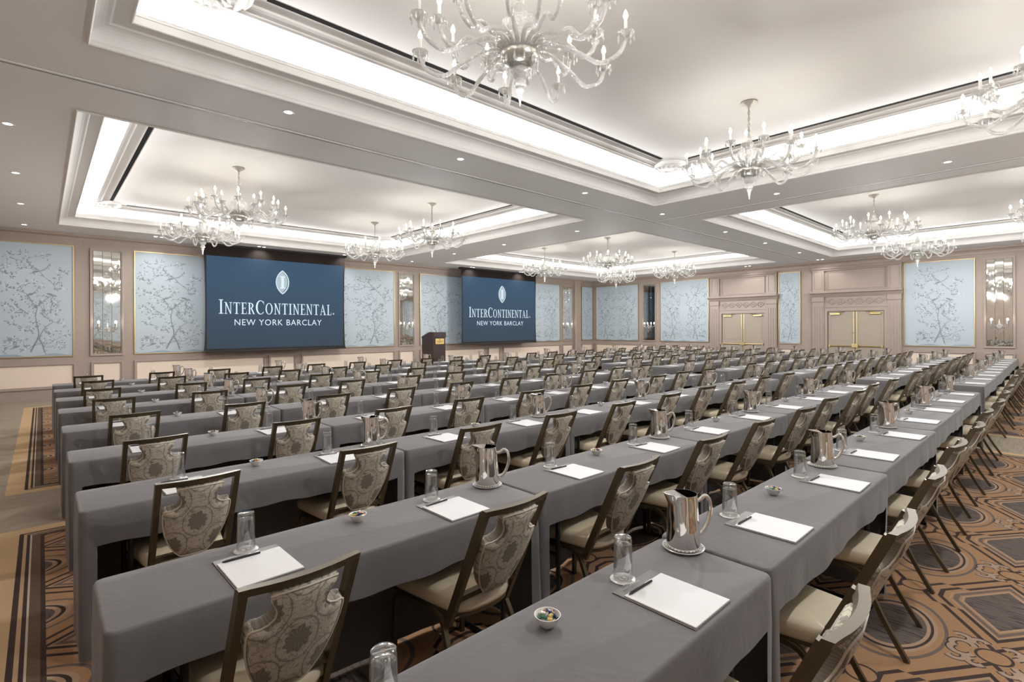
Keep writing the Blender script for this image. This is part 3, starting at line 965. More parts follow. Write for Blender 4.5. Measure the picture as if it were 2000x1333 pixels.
door_set(1, 7.96, 9.63, 3.7)
door_set(2, 4.155, 5.815, 3.7)

# ------------------------------------------------------------------ projection screens
def serif(ch):
    """upright serif capitals of height 1 as lists of polygons, and their width"""
    R = lambda x0, x1, z0, z1: [(x0, z0), (x1, z0), (x1, z1), (x0, z1)]
    def ring(cx, cz, ro, so, ri, si, a0, a1, n=20, cxi=None):
        out = []
        cxi = cx if cxi is None else cxi
        for k in range(n):
            a, c = a0 + (a1 - a0) * k / n, a0 + (a1 - a0) * (k + 1) / n
            out.append([(cx + ro * math.cos(a), cz + so * math.sin(a)), (cx + ro * math.cos(c), cz + so * math.sin(c)),
                        (cxi + ri * math.cos(c), cz + si * math.sin(c)), (cxi + ri * math.cos(a), cz + si * math.sin(a))])
        return out
    if ch == 'I': return [R(.10, .24, 0, 1), R(0, .34, .95, 1), R(0, .34, 0, .05)], .34
    if ch == 'N': return [R(.10, .17, .04, .96), R(.58, .65, .04, .96), [(.05, 1), (.20, 1), (.65, .0), (.56, .0)], R(.0, .27, 0, .05), R(.48, .75, .95, 1), R(0, .14, .95, 1)], .75
    if ch == 'T': return [R(0, .66, .94, 1), R(.26, .40, .04, .95), R(.16, .50, 0, .05), [(0, .94), (.04, .94), (.02, .76), (0, .76)], [(.62, .94), (.66, .94), (.66, .76), (.64, .76)]], .66
    if ch == 'E': return [R(.09, .23, 0, 1), R(0, .54, .95, 1), R(0, .57, 0, .05), R(.23, .44, .485, .535), R(.41, .44, .40, .62), [(.50, .95), (.54, .95), (.54, .78), (.52, .78)], [(.53, .05), (.57, .05), (.57, .24), (.55, .24)]], .57
    if ch == 'L': return [R(.09, .23, 0, 1), R(0, .32, .95, 1), R(0, .54, 0, .05), [(.50, .05), (.54, .05), (.54, .28), (.52, .28)]], .54
    if ch == 'R': return [R(.09, .23, 0, 1), R(0, .30, .95, 1), R(0, .32, 0, .05), R(.5, .72, 0, .04)] + ring(.26, .745, .31, .255, .16, .205, -PI / 2, PI / 2, 12) + [[(.28, .52), (.42, .52), (.70, 0), (.55, 0)]], .70
    if ch == 'A': return [[(.08, 0), (.14, 0), (.37, .92), (.34, 1), (.31, .9)], [(.30, 1), (.38, 1), (.70, 0), (.54, 0)], R(.19, .56, .31, .36), R(0, .23, 0, .04), R(.46, .78, 0, .04)], .76
    if ch == 'O': return ring(.39, .5, .39, .52, .25, .47, 0, 2 * PI, 28), .78
    if ch == 'C': return ring(.40, .5, .40, .52, .27, .47, math.radians(42), math.radians(318), 26, .43) + [[(.66, .95), (.70, .95), (.70, .70), (.68, .70)]], .72
    return [], .3

def text_mesh(body, height, width, name):
    """sans capitals from Blender's built-in font, scaled to a cap height and total width, centred on x, base at z=0"""
    cu_ = bpy.data.curves.new(name, 'FONT')
    cu_.body = body; cu_.align_x = 'CENTER'; cu_.resolution_u = 3
    cu_.space_character = 1.12
    o = bpy.data.objects.new(name, cu_); COL.objects.link(o)
    bpy.context.view_layer.update()
    me = bpy.data.meshes.new_from_object(o.evaluated_get(bpy.context.evaluated_depsgraph_get()))
    bpy.data.objects.remove(o); bpy.data.curves.remove(cu_)
    xs_ = [v.co.x for v in me.vertices]; ys_ = [v.co.y for v in me.vertices]
    sx, sz = width / (max(xs_) - min(xs_)), height / (max(ys_) - min(ys_))
    cx = (max(xs_) + min(xs_)) / 2; y0 = min(ys_)
    for v in me.vertices:
        v.co = ((v.co.x - cx) * sx, 0, (v.co.y - y0) * sz)
    me.name = name
    return me

def title_mesh():
    mb = MB(); x = 0.0
    for ch, big in [('I', 1), ('N', 0), ('T', 0), ('E', 0), ('R', 0), ('C', 1), ('O', 0), ('N', 0), ('T', 0), ('I', 0), ('N', 0), ('E', 0), ('N', 0), ('T', 0), ('A', 0), ('L', 0)]:
        polys, w = serif(ch)
        k = 1.0 if big else 0.82
        for p in polys:
            area2 = sum(p[i][0] * p[(i + 1) % len(p)][1] - p[(i + 1) % len(p)][0] * p[i][1] for i in range(len(p)))
            mb.poly([(x + a * k, c * k) for a, c in (p if area2 > 0 else p[::-1])])
        x += w * k + 0.10 + (0.02 if ch in 'CO' else 0)
    mb.v = [(vx / x, y, z) for vx, y, z in mb.v]     # unit width
    # registered mark
    n = 10
    return mb

def make_screen(x0, x1, label, border_label):
    Y, z0, z1 = 15.62, 1.125, 3.64
    w, H, cx = x1 - x0, z1 - z0, (x0 + x1) / 2
    t = thing('projection_screen', label, 'screen', (cx, Y, z0), 0)
    bd = MB().box(-w / 2 - .06, w / 2 + .06, 0.001, .012, H, ZC - z0 - .01)
    link('upper_drop', bd, M['blackdrop'], t)
    # tensioned sides curve in, so the black cloth is a little waisted
    sd = MB(); n = 14
    for s in (-1, 1):
        for k in range(n):
            za, zb = -.07 + (H + .07) * k / n, -.07 + (H + .07) * (k + 1) / n
            wa = .07 - .035 * math.sin(PI * k / n) ** .5; wb = .07 - .035 * math.sin(PI * (k + 1) / n) ** .5
            xa = s * w / 2
            q = [(xa, .001, za), (xa + s * wa, .001, za), (xa + s * wb, .001, zb), (xa, .001, zb)]
            r = [(p[0], .008, p[2]) for p in q]
            sd.add(q + r, [(0, 1, 2, 3), (7, 6, 5, 4), (0, 4, 5, 1), (1, 5, 6, 2), (2, 6, 7, 3), (3, 7, 4, 0)])
    sd.box(-w / 2, w / 2, .001, .008, -.07, 0)
    link('black_border', sd, M['blackcloth'], t)
    link('bottom_bar', MB().tube([(-w / 2 - .08, .005, -.08), (w / 2 + .08, .005, -.08)], .022, 8).mesh('bottom_bar', True, 40), M['blackmetal'], t)
    link('housing', MB().bbox(-w / 2 - .12, w / 2 + .12, -.04, .12, ZC - z0 - .06, ZC - z0 - .002, .01), M['blackcloth'], t)
    pic = link('picture', MB().box(-w / 2, w / 2, -.002, .009, 0, H), M['screen'], t)
    ti = title_mesh()
    tw, th = .83 * w, .155 * H
    ti.v = [(-.424 * w + vx * tw, -.006, .378 * H + z * th) for vx, y, z in ti.v]
    base = len(ti.v); n = 10
    rx = .414 * w + .01
    for k in range(n):
        a = 2 * PI * k / n
        ti.v += [(rx + .028 * math.cos(a), -.006, .395 * H + .028 * math.sin(a)), (rx + .016 * math.cos(a), -.006, .395 * H + .016 * math.sin(a))]
    for k in range(n):
        j = (k + 1) % n
        ti.f.append((base + 2 * k, base + 2 * j, base + 2 * j + 1, base + 2 * k + 1))
    link('lettering', ti, M['screentext'], pic)
    sub = text_mesh('NEW YORK BARCLAY', .068 * H, .64 * w, 'lettering')
    link('lettering', sub, M['screentext'], pic, (-.003 * w, -.006, .252 * H))
    # lens-shaped emblem with an I
    def lensp(hw, hh, cz, n=14):
        R_ = (hw * hw + hh * hh) / (2 * hw); am = math.asin(min(1, hh / R_))
        pts = [(R_ * math.cos(-am + 2 * am * k / n) - (R_ - hw), cz + R_ * math.sin(-am + 2 * am * k / n)) for k in range(n + 1)]
        pts += [(-p[0], 2 * cz - p[1]) for p in pts[1:-1]]
        return pts
    ex, ez = .014 * w, H * (1 - .2475)
    sh = lambda pts: [(p[0] + ex, p[1] + ez) for p in pts]
    link('emblem', MB().poly(sh(lensp(.05 * w, .14 * H, 0)), -.005), M['screentext'], pic)
    link('emblem', MB().poly(sh(lensp(.043 * w, .125 * H, 0)), -.007), M['emblemdark'], pic)
    link('emblem', MB().poly(sh([(p[0] - .004 * w, p[1] + .004 * H) for p in lensp(.040 * w, .118 * H, 0)]), -.0085), M['emblem'], pic)
    ip = MB()
    for (a0, a1, c0, c1) in [(-.010, .010, -.06, .06), (-.020, .020, .06, .072), (-.020, .020, -.072, -.06)]:
        ip.poly(sh([(a0 * w, c0 * H), (a1 * w, c0 * H), (a1 * w, c1 * H), (a0 * w, c1 * H)]), -.010)
    link('emblem', ip, M['screentext'], pic)
    return t
make_screen(3.26, 7.06, 'large blue projection screen with white hotel lettering, nearer of two', '')
make_screen(11.80, 15.68, 'farther blue projection screen with white hotel lettering, behind the lectern', '')

# ------------------------------------------------------------------ lectern
lec = thing('lectern', 'dark walnut lectern with brass plaque standing between the screens', 'lectern', (9.487, 13.8, 0), 0)
w, dp = .468, .68
v = [(-w / 2, 0, .1), (w / 2, 0, .1), (w / 2, dp, .1), (-w / 2, dp, .1), (-w / 2, .02, 1.36), (w / 2, .02, 1.36), (w / 2, dp, 1.36), (-w / 2, dp, 1.36)]
link('body', MB().add(v, [(0, 3, 2, 1), (4, 5, 6, 7), (0, 1, 5, 4), (1, 2, 6, 5), (2, 3, 7, 6), (3, 0, 4, 7)]), M['lectern'], lec)
link('plinth', MB().bbox(-w / 2 - .03, w / 2 + .03, -.03, dp + .03, 0, .1, .012), M['lectern'], lec)
v = [(-w / 2 - .01, -.01, 1.36), (w / 2 + .01, -.01, 1.36), (w / 2 + .01, dp + .01, 1.34), (-w / 2 - .01, dp + .01, 1.34),
     (-w / 2 - .01, -.01, 1.53), (w / 2 + .01, -.01, 1.53), (w / 2 + .01, .25, 1.53), (-w / 2 - .01, .25, 1.53), (w / 2 + .01, dp + .01, 1.38), (-w / 2 - .01, dp + .01, 1.38)]
link('reading_desk', MB().add(v, [(0, 3, 2, 1), (0, 1, 5, 4), (4, 5, 6, 7), (7, 6, 8, 9), (2, 3, 9, 8), (1, 2, 8, 6, 5), (3, 0, 4, 7, 9)]), M['lectern'], lec)
link('moulding', MB().box(-w / 2 - .02, w / 2 + .02, -.025, -.005, 1.375, 1.395), M['lectern'], lec)
pq = link('plaque', MB().bbox(-.165, .165, -.012, 0, 1.14, 1.32, .004), M['plaque'], lec)
link('engraving', MB().poly([(.0 + .018 * math.cos(a), 1.285 + .026 * math.sin(a)) for a in [2 * PI * k / 10 for k in range(10)]], -.013).box(-.12, .12, -.013, -.0125, 1.225, 1.243).box(-.09, .09, -.013, -.0125, 1.185, 1.198), M['plaquetext'], pq)
link('gooseneck', MB().tube(cr_spline([(-.05, .12, 1.53), (-.05, .16, 1.60), (-.05, .26, 1.62)], 4), .006, 6), M['blackmetal'], lec)

# ------------------------------------------------------------------ chandeliers
def make_chandelier():
    t = thing('chandelier', '', 'chandelier')        # origin on the ceiling
    Z = lambda z: z - ZT
    link('canopy', MB().lathe([(0.0, 0), (.095, 0), (.098, -.012), (.075, -.03), (.03, -.055), (.014, -.075), (0, -.08)], 16).mesh('canopy', True, 50), M['nickel'], t)
    ch = MB(); zz = -.07; k = 0
    while zz > Z(4.02):
        a = (k % 2) * PI / 2
        pts = [(.013 * math.cos(b) * math.cos(a), .013 * math.cos(b) * math.sin(a), zz - .022 + .026 * math.sin(b)) for b in [2 * PI * i / 8 for i in range(9)]]
        ch.tube(pts, .0042, 4, False)
        zz -= .038; k += 1
    ch.tube([(0.006, 0.004, -.05), (-.004, .004, Z(4.2)), (.003, 0, Z(4.0))], .004, 4)
    link('chain', ch.mesh('chain', True), M['nickel'], t)
    body = [(0.0, Z(4.03)), (.012, Z(4.02)), (.02, Z(3.99)), (.038, Z(3.965)), (.026, Z(3.94)), (.055, Z(3.905)), (.058, Z(3.88)), (.03, Z(3.855)), (.075, Z(3.84)), (.125, Z(3.815)), (.128, Z(3.77)),
            (.112, Z(3.72)), (.092, Z(3.66)), (.085, Z(3.615)), (0, Z(3.61))]
    m_ = MB()
    # fluted vase
    nseg = 24
    base = len(m_.v); kk = len(body)
    for i in range(nseg):
        a = 2 * PI * i / nseg; fl = 1.0 if i % 2 == 0 else 0.93
        for r, z in body: m_.v.append((r * fl * math.cos(a), r * fl * math.sin(a), z))
    for i in range(nseg):
        j = (i + 1) % nseg
        for q in range(kk - 1): m_.f.append((base + i * kk + q, base + i * kk + q + 1, base + j * kk + q + 1, base + j * kk + q))
    link('vase', m_.mesh('vase', True, 35), M['crystal'], t)
    link('receiver_bowl', MB().lathe([(0, Z(3.62)), (.09, Z(3.615)), (.128, Z(3.60)), (.138, Z(3.575)), (.130, Z(3.545)), (.10, Z(3.515)), (.05, Z(3.495)), (0, Z(3.49))], 24).mesh('receiver_bowl', True, 50), M['silver'], t)
    fin = [(.0, Z(3.495)), (.05, Z(3.49)), (.068, Z(3.465)), (.05, Z(3.43)), (.028, Z(3.41)), (.045, Z(3.385)), (.045, Z(3.365)), (.02, Z(3.345)), (.03, Z(3.33)), (.018, Z(3.31)), (.012, Z(3.28)), (.005, Z(3.24)), (0, Z(3.22))]
    link('finial', MB().lathe(fin, 12).mesh('finial', True, 40), M['crystal'], t)
    dr = MB()
    for k in range(12):
        a = 2 * PI * k / 12
        x, y = .128 * math.cos(a), .128 * math.sin(a)
        z0 = Z(3.555)
        dr.lathe([(0, z0), (.004, z0 - .01), (.010, z0 - .05), (0, z0 - .075)], 5, x, y)
    link('crystal_drops', dr.mesh('crystal_drops', True, 40), M['crystal'], t)['kind'] = 'stuff'
    # outer and inner arms: swan-neck out of the bowl, down into a U and up to the cup
    def arm_mesh(R_, ztip, name):
        zc_ = ztip - .185     # level of the drip pan
        pts = cr_spline([(.09, 0, Z(3.595)), (.16, 0, Z(3.645)), (.26, 0, Z(3.635)), (.27 + (R_ - .27) * .33, 0, Z(zc_ - .09)), (.27 + (R_ - .27) * .62, 0, Z(zc_ - .165)), (.27 + (R_ - .27) * .9, 0, Z(zc_ - .11)), (R_, 0, Z(zc_ - .012))], 5)
        me = MB().tube(pts, .0155, 7).mesh(name, True); me.materials.append(M['crystal'])
        return me, zc_
    mo, zo = arm_mesh(.73, 3.83, 'arm'); mi, zi = arm_mesh(.56, 3.95, 'arm')
    for k in range(20):
        outer = k % 2 == 0
        me, zc_ = (mo, zo) if outer else (mi, zi)
        R_ = .73 if outer else .56
        a = math.radians(-27 + 18 * k) + YAW
        arm = link('arm', me, None, t, None, a)
        link('drip_pan', ME_PAN, None, arm, (R_, 0, Z(zc_)))
        link('candle', ME_CANDLE, None, arm, (R_, 0, Z(zc_ + .005)))
        link('bulb', ME_BULB, None, arm, (R_, 0, Z(zc_ + .119)))
    remember(t)
    return t
CH_LIGHT = bpy.data.lights.new('chandelier_fill', 'POINT')
CH_LIGHT.energy, CH_LIGHT.color, CH_LIGHT.shadow_soft_size = CHAND_W, LAMP_COL, 0.03
# unseen lamp added at each finial, its spread shaped sideways to spare the ceiling
CH_LIGHT.use_nodes = True
nt_ = CH_LIGHT.node_tree
N_ = NT(nt_)
zdir = N_.sep(N_.coord('Normal'))[2]
ramp = nt_.nodes.new('ShaderNodeValToRGB')
nt_.links.new(N_.m('MULTIPLY_ADD', zdir, 0.5, 0.5), ramp.inputs[0])
el = ramp.color_ramp.elements
el[0].position, el[0].color = 0.0, (.42, .42, .42, 1)
el[1].position, el[1].color = 0.78, (.02, .02, .02, 1)
for p_, c_ in ((0.15, .46), (0.36, .95), (0.49, .86), (0.545, .55), (0.60, .40), (0.66, .28)):
    e_ = el.new(p_); e_.color = (c_, c_, c_, 1)
nt_.links.new(ramp.outputs[0], nt_.nodes['Emission'].inputs['Strength'])
CH = make_chandelier()
CHSPOTS = [(2.49, 2.62, 'crystal chandelier nearest the viewer, cut off by the top of the picture'),
           (6.39, 2.66, 'crystal chandelier in the near coffer, second from the viewer'),
           (6.39, -0.05, 'crystal chandelier cut off by the right edge of the picture'),
           (2.49, 9.59, 'crystal chandelier nearest in the left coffer, higher of an overlapping pair'),
           (2.49, 12.25, 'crystal chandelier hanging before the large screen, lower of an overlapping pair'),
           (6.36, 9.53, 'crystal chandelier in the left coffer beside the beam above the lectern'),
           (6.39, 12.22, 'crystal chandelier just right of the large screen top'),
           (12.82, 12.29, 'crystal chandelier in front of the far screen, left in the farthest coffer'),
           (12.80, 9.60, 'crystal chandelier nearest in the farthest coffer, above the room corner'),
           (16.93, 9.72, 'crystal chandelier right in the farthest coffer, before the door wall'),
           (16.93, 12.29, 'crystal chandelier deepest in the farthest coffer, low over the corner'),
           (12.85, 2.78, 'crystal chandelier in the right coffer, nearer of its overlapping pair'),
           (16.93, 2.72, 'crystal chandelier in the right coffer above the rightmost blue panel'),
           (2.49, -0.05, 'crystal chandelier behind the viewer, left of its pair'),
           (12.85, 0.0, 'crystal chandelier out of view in the right coffer, nearer of two'),
           (16.93, 0.0, 'crystal chandelier out of view in the right coffer, by the door wall')]
for i, (x, y, lab) in enumerate(CHSPOTS):
    o = CH if i == 0 else copy_tree(CH)
    o.location = (x, y, ZT)
    tag(o, lab, 'chandelier', 'crystal ballroom chandeliers')
    l = bpy.data.objects.new('chandelier_fill', CH_LIGHT); COL.objects.link(l)
    l.parent = o; l.location = (0, 0, 3.21 - ZT)

# ------------------------------------------------------------------ downlights
ME_RING = MB().lathe([(.038, 0.012), (.042, -.001), (.055, -.004), (.062, 0), (.062, .002)], 20).mesh('trim_ring', True, 40); ME_RING.materials.append(M['plastic'])
ME_LENS = MB().add([(.041 * math.cos(2 * PI * k / 18), -.041 * math.sin(2 * PI * k / 18), -.0005) for k in range(18)], [tuple(range(18))]).mesh('lens'); ME_LENS.materials.append(M['lens'])
spot = bpy.data.lights.new('downlight_beam', 'SPOT')
spot.energy, spot.color, spot.spot_size, spot.spot_blend, spot.shadow_soft_size = SPOT_W, LAMP_COL, math.radians(95), 0.6, 0.04
ORD = ['first', 'second', 'third', 'fourth', 'fifth', 'sixth', 'seventh', 'eighth', 'ninth', 'tenth']
wash = bpy.data.lights.new('wall_wash_beam', 'SPOT')
wash.energy, wash.color, wash.spot_size, wash.spot_blend, wash.shadow_soft_size = WASH_W, LAMP_COL, math.radians(120), 0.7, 0.04
def downlight(x, y, label, aim=None):
    t = thing('downlight', label, 'downlight', (x, y, ZC), 0, 'recessed ceiling downlights')
    link('trim_ring', ME_RING, None, t)
    link('lens', ME_LENS, None, t)
    l = bpy.data.objects.new('downlight_beam', wash if aim else spot); COL.objects.link(l)
    l.parent = t; l.location = (0, 0, -.012)
    if aim:      # lamp tilted towards the wall it washes
        l.rotation_euler = aim
for k, x in enumerate((1.95, 4.23, 6.89, 9.36, 12.27, 14.75, 17.5)):
    downlight(x, 5.64 + .012 * max(0, x - 9), '%s downlight from the left along the beam beside the near coffer' % ORD[k])
for k, y in enumerate((8.01, 10.65, 12.98)):
    downlight(9.48, y, '%s downlight from the beam crossing, along the beam towards the lectern' % ORD[k])
for k, y in enumerate((3.45, 1.17)):
    downlight(9.42, y, '%s downlight from the beam crossing, along the beam towards the right edge' % ORD[k])
for k, y in enumerate((8.05, 10.49, 12.99, 15.53)):
    downlight(-.27, y, '%s downlight from the top along the left edge of the ceiling' % ORD[k], None)
for k, x in enumerate((2.11, 2.24, 4.52, 4.65, 7.02, 7.18, 9.47, 12.05, 12.18, 14.62, 14.76)):
    downlight(x, 15.42, 'small downlight in the ceiling margin over the screen wall, %s from left' % (ORD + ['eleventh'])[k], (math.radians(22), 0, 0))
for k, y in enumerate((8.40, 8.26, 5.93, 5.79)):
    downlight(19.85, y, 'small downlight over the door wall, %s from left' % ORD[k], (0, math.radians(-22), 0))
sd = thing('smoke_detector', 'small white smoke detector on the near coffer ceiling beside the nearest chandelier', 'smoke detector', (3.576, 4.056, ZT))
link('housing', MB().lathe([(0, -.045), (.04, -.045), (.06, -.03), (.062, -.01), (.07, 0), (0, 0)], 18).mesh('housing', True, 40), M['plastic'], sd)

# ------------------------------------------------------------------ tables and linen
TL, TWD, TH = 1.83, 0.46, 0.76
def cloth_mesh(seed):
    rnd = random.Random(seed)
    hx, hy, r = TL / 2 - .001, TWD / 2, .035
    # outline, counter-clockwise from the near left corner
    out = []
    def arc(cx, cy2, a0):
        for k in range(5):
            a = a0 + PI / 2 * k / 4
            out.append((cx + r * math.cos(a), cy2 + r * math.sin(a), math.cos(a), math.sin(a)))
    nx, ny = 48, 10
    arc(-hx + r, -hy + r, PI)
    for k in range(1, nx): out.append((-hx + r + (2 * hx - 2 * r) * k / nx, -hy, 0, -1))
    arc(hx - r, -hy + r, -PI / 2)
    for k in range(1, ny): out.append((hx, -hy + r + (2 * hy - 2 * r) * k / ny, 1, 0))
    arc(hx - r, hy - r, 0)
    for k in range(1, nx): out.append((hx - r - (2 * hx - 2 * r) * k / nx, hy, 0, 1))
    arc(-hx + r, hy - r, PI / 2)
    for k in range(1, ny): out.append((-hx, hy - r - (2 * hy - 2 * r) * k / ny, -1, 0))
    n = len(out)
    ph = [rnd.uniform(0, 6.28) for _ in range(4)]
    levels = [(TH, -.012), (TH - .002, -.005), (TH - .010, 0), (TH - .06, .001), (TH - .12, .002), (TH - .175, .004), (.44, .003), (.30, .004), (.16, .005), (.02, .006)]
    mb = MB()
    for li, (z, o_) in enumerate(levels):
        depth = max(0.0, (TH - .02 - z) / TH)
        for i, (x, y, nx_, ny_) in enumerate(out):
            s_ = x * 1.0 + y * 1.3
            near = ny_ < -.5 and abs(x) < hx - .01
            wv = math.sin(s_ * 9 + ph[0]) * .5 + math.sin(s_ * 17 + ph[1]) * .3 + math.sin(s_ * 31 + ph[2]) * .2
            amp = depth * (.012 if abs(nx_) > .5 else .026)
            push = o_ + amp * wv * (1.0 if not near else 1.4) - (0.004 * depth if abs(nx_) > .5 else 0)
            zz = z
            if li == 5 and ny_ < -.5:
                zz = z + .010 * math.sin(x * 5 + ph[3]) + .004 * math.sin(x * 23)
            X = x + nx_ * push
            X = max(-TL / 2 - .004, min(TL / 2 + .004, X))
            mb.v.append((X, y + ny_ * push, zz))
    for li in range(len(levels) - 1):
        for i in range(n):
            j = (i + 1) % n
            x, y, nx_, ny_ = out[i]
            x2, y2, nx2, ny2 = out[j]
            if li >= 5 and ny_ < -.9 and ny2 < -.9 and abs((x + x2) / 2) < hx - .075:
                continue
            mb.f.append((li * n + i, (li + 1) * n + i, (li + 1) * n + j, li * n + j))
    mb.f.append(tuple(range(n)))
    me = mb.mesh('tablecloth', True)
    me.materials.append(M['cloth'])
    return me
CLOTHS = [cloth_mesh(k) for k in range(5)]
ME_TOP = MB().bbox(-TL / 2 + .015, TL / 2 - .015, -TWD / 2 + .018, TWD / 2 - .018, TH - .04, TH - .006, .004).mesh('tabletop'); ME_TOP.materials.append(M['woodtable'])
lg = MB()
for s in (-1, 1):
    lg.tube([(0, s * .16, TH - .04), (0, s * .17, .015)], .013, 6)
lg.tube([(0, -.19, .014), (0, .19, .014)], .013, 6)
lg.tube([(0, -.165, .35), (0, .165, .35)], .009, 6)
ME_LEGF = lg.mesh('leg_frame', True, 40); ME_LEGF.materials.append(M['blackmetal'])

# ------------------------------------------------------------------ chairs
def make_chair():
    t = thing('banquet_chair', '', 'chair')
    PX = .172
    ptop, pbot = (-.245, .905), (.005, .355)
    py = lambda z: pbot[0] + (ptop[0] - pbot[0]) * (z - pbot[1]) / (ptop[1] - pbot[1])
    nrm = Vector((0, -(ptop[1] - pbot[1]), ptop[0] - pbot[0])).normalized()   # backwards normal of the back plane
    for s in (-1, 1):
        link('back_post', MB().bar((s * PX, pbot[0], pbot[1]), (s * PX, ptop[0], ptop[1]), .026, .036), M['bronze'], t)
    # top rail bows backwards
    def bow(x, z, k=.028): return py(z) - k * (1 - (x / PX) ** 2)
    rail = MB(); n = 10
    for i in range(n + 1):
        x = -PX - .014 + (2 * PX + .028) * i / n
        xb = max(-PX, min(PX, x))
        for dz, dy in ((-.014, .013), (-.014, -.016), (.014, -.018), (.014, .011)):
            rail.v.append((x, bow(xb, .905 + dz) + dy, .905 + dz))
    for i in range(n):
        for k in range(4):
            rail.f.append((i * 4 + k, i * 4 + (k + 1) % 4, (i + 1) * 4 + (k + 1) % 4, (i + 1) * 4 + k))
    rail.f += [(3, 2, 1, 0), (n * 4, n * 4 + 1, n * 4 + 2, n * 4 + 3)]
    link('top_rail', rail, M['bronze'], t)
    link('cross_rail', MB().bar((-PX, py(.485), .485), (PX, py(.485), .485), .022, .034, (0, 0, 1)), M['bronze'], t)
    # shield shaped padded back: half outline from top centre down
    half = [(0, .890), (.098, .890), (.094, .872), (.080, .848), (.073, .825), (.075, .803), (.090, .786), (.112, .777), (.132, .778), (.141, .772),
            (.144, .755), (.142, .72), (.137, .68), (.128, .64), (.115, .60), (.099, .562), (.080, .530), (.062, .508), (.050, .500), (0, .498)]
    outl = half + [(-x, z) for x, z in half[-2:0:-1]]
    m = len(outl)
    sh = MB()
    cz = .70
    def pt(x, z, off):
        return Vector((x, bow(x, z, .024), z)) + nrm * off
    rings = [(1.0, .012), (1.0, .026), (.93, .034), (.70, .038), (.35, .039)]
    for k_, off in reversed(rings):
        for x, z in outl: sh.v.append(tuple(pt(x * k_ * 1.04, cz + (z - cz) * k_, -off + .012)))
    for k_, off in rings:
        for x, z in outl: sh.v.append(tuple(pt(x * k_ * 1.04, cz + (z - cz) * k_, off)))
    nr = 10
    for i in range(nr - 1):
        for k in range(m):
            j = (k + 1) % m
            sh.f.append((i * m + k, (i + 1) * m + k, (i + 1) * m + j, i * m + j))
    sh.f.append(tuple(range(m))); sh.f.append(tuple((nr - 1) * m + k for k in reversed(range(m))))
    bp = link('back_panel', sh.mesh('back_panel', True), M['damask'], t)
    pipe = [pt(x * 1.04, cz + (z - cz) * 1.0, .028) for x, z in outl]
    link('piping', MB().tube([tuple(p) for p in pipe] + [tuple(pipe[0])], .0038, 5, False, (0, 1, 0)).mesh('piping', True), M['piping'], bp)
    # seat cushion: tapered, rounded at the rear
    so = [(-.150, -.035), (-.10, -.066), (0, -.078), (.10, -.066), (.150, -.035), (.172, .005), (.222, .37), (.210, .415), (.16, .430), (0, .436), (-.16, .430), (-.210, .415), (-.222, .37), (-.172, .005)]
    P = cr_spline([(x, y, 0) for x, y in so + so[:1]], 3)[:-1]
    m2 = len(P); st = MB()
    cy2 = .18
    lv = [(.985, .408), (1.0, .422), (1.012, .440), (1.0, .462), (.965, .474), (.85, .481), (.5, .486)]
    for k_, z in lv:
        for p in P: st.v.append((p.x * k_, cy2 + (p.y - cy2) * k_, z))
    for i in range(len(lv) - 1):
        for k in range(m2):
            j = (k + 1) % m2
            st.f.append((i * m2 + k, i * m2 + j, (i + 1) * m2 + j, (i + 1) * m2 + k))
    st.f.append(tuple(reversed(range(m2)))); st.f.append(tuple((len(lv) - 1) * m2 + k for k in range(m2)))
    link('seat', st.mesh('seat', True), M['seat'], t)
    fr = MB()
    for i, p in enumerate(P):
        for (k_, z) in ((.97, .409), (.97, .388), (.90, .388), (.90, .409)): fr.v.append((p.x * k_, cy2 + (p.y - cy2) * k_, z))
    for i in range(m2):
        j = (i + 1) % m2
        for k in range(4): fr.f.append((i * 4 + k, i * 4 + (k + 1) % 4, j * 4 + (k + 1) % 4, j * 4 + k))
    link('seat_frame', fr.mesh('seat_frame', True, 40), M['bronze'], t)
    for s in (-1, 1):
        rear = cr_spline([(s * .190, .30, .384), (s * .180, .12, .384), (s * .180, .045, .366), (s * .187, .0, .30), (s * .199, -.07, .16), (s * .212, -.165, .0)], 4)
        link('rear_leg', MB().tube(rear, .0155, 4).mesh('rear_leg', True, 45), M['bronze'], t)
        front = cr_spline([(s * .192, .16, .380), (s * .203, .33, .378), (s * .207, .378, .345), (s * .209, .386, .28), (s * .213, .396, .0)], 4)
        link('front_leg', MB().tube(front, .0155, 4).mesh('front_leg', True, 45), M['bronze'], t)
    remember(t)
    return t
CHAIR = make_chair()

# ------------------------------------------------------------------ things on the tables
def make_glass():
    # upturned tumbler: the rim stands on the coaster, the thick base is on top
    prof = [(.0345, 0.0), (.0355, .004), (.0330, .06), (.0315, .138), (.0300, .148), (.0260, .150), (.0, .149)]
    inner = [(.0325, .002), (.0310, .06), (.0292, .124), (.020, .130), (.0, .131)]
    mb = MB().lathe(prof, 18); mb.lathe(inner, 18)
    for k in range(18):
        a = 2 * PI * k / 18
    me = mb.mesh('water_glass', True, 40); me.materials.append(M['glass'])
    return me
ME_GLASS = make_glass()
ME_COAST = MB().lathe([(0, .003), (.044, .003), (.046, .0015), (.0455, 0), (0, 0)], 20).mesh('paper_disc', True, 40); ME_COAST.materials.append(M['china'])
cm = MB()
for k in range(16):
    a, c = 2 * PI * k / 16, 2 * PI * (k + 1) / 16
    for (ro, ri) in ((.020, .017),):
        cm.add([(ro * math.cos(a), ro * math.sin(a), .0034), (ro * math.cos(c), ro * math.sin(c), .0034), (ri * math.cos(c), ri * math.sin(c), .0034), (ri * math.cos(a), ri * math.sin(a), .0034)], [(0, 1, 2, 3)])
cm.add([(-.003, -.011, .0034), (.003, -.011, .0034), (.003, .011, .0034), (-.003, .011, .0034)], [(0, 1, 2, 3)])
cm.add([(-.008, .008, .0035), (.008, .008, .0035), (.008, .011, .0035), (-.008, .011, .0035)], [(0, 1, 2, 3)])
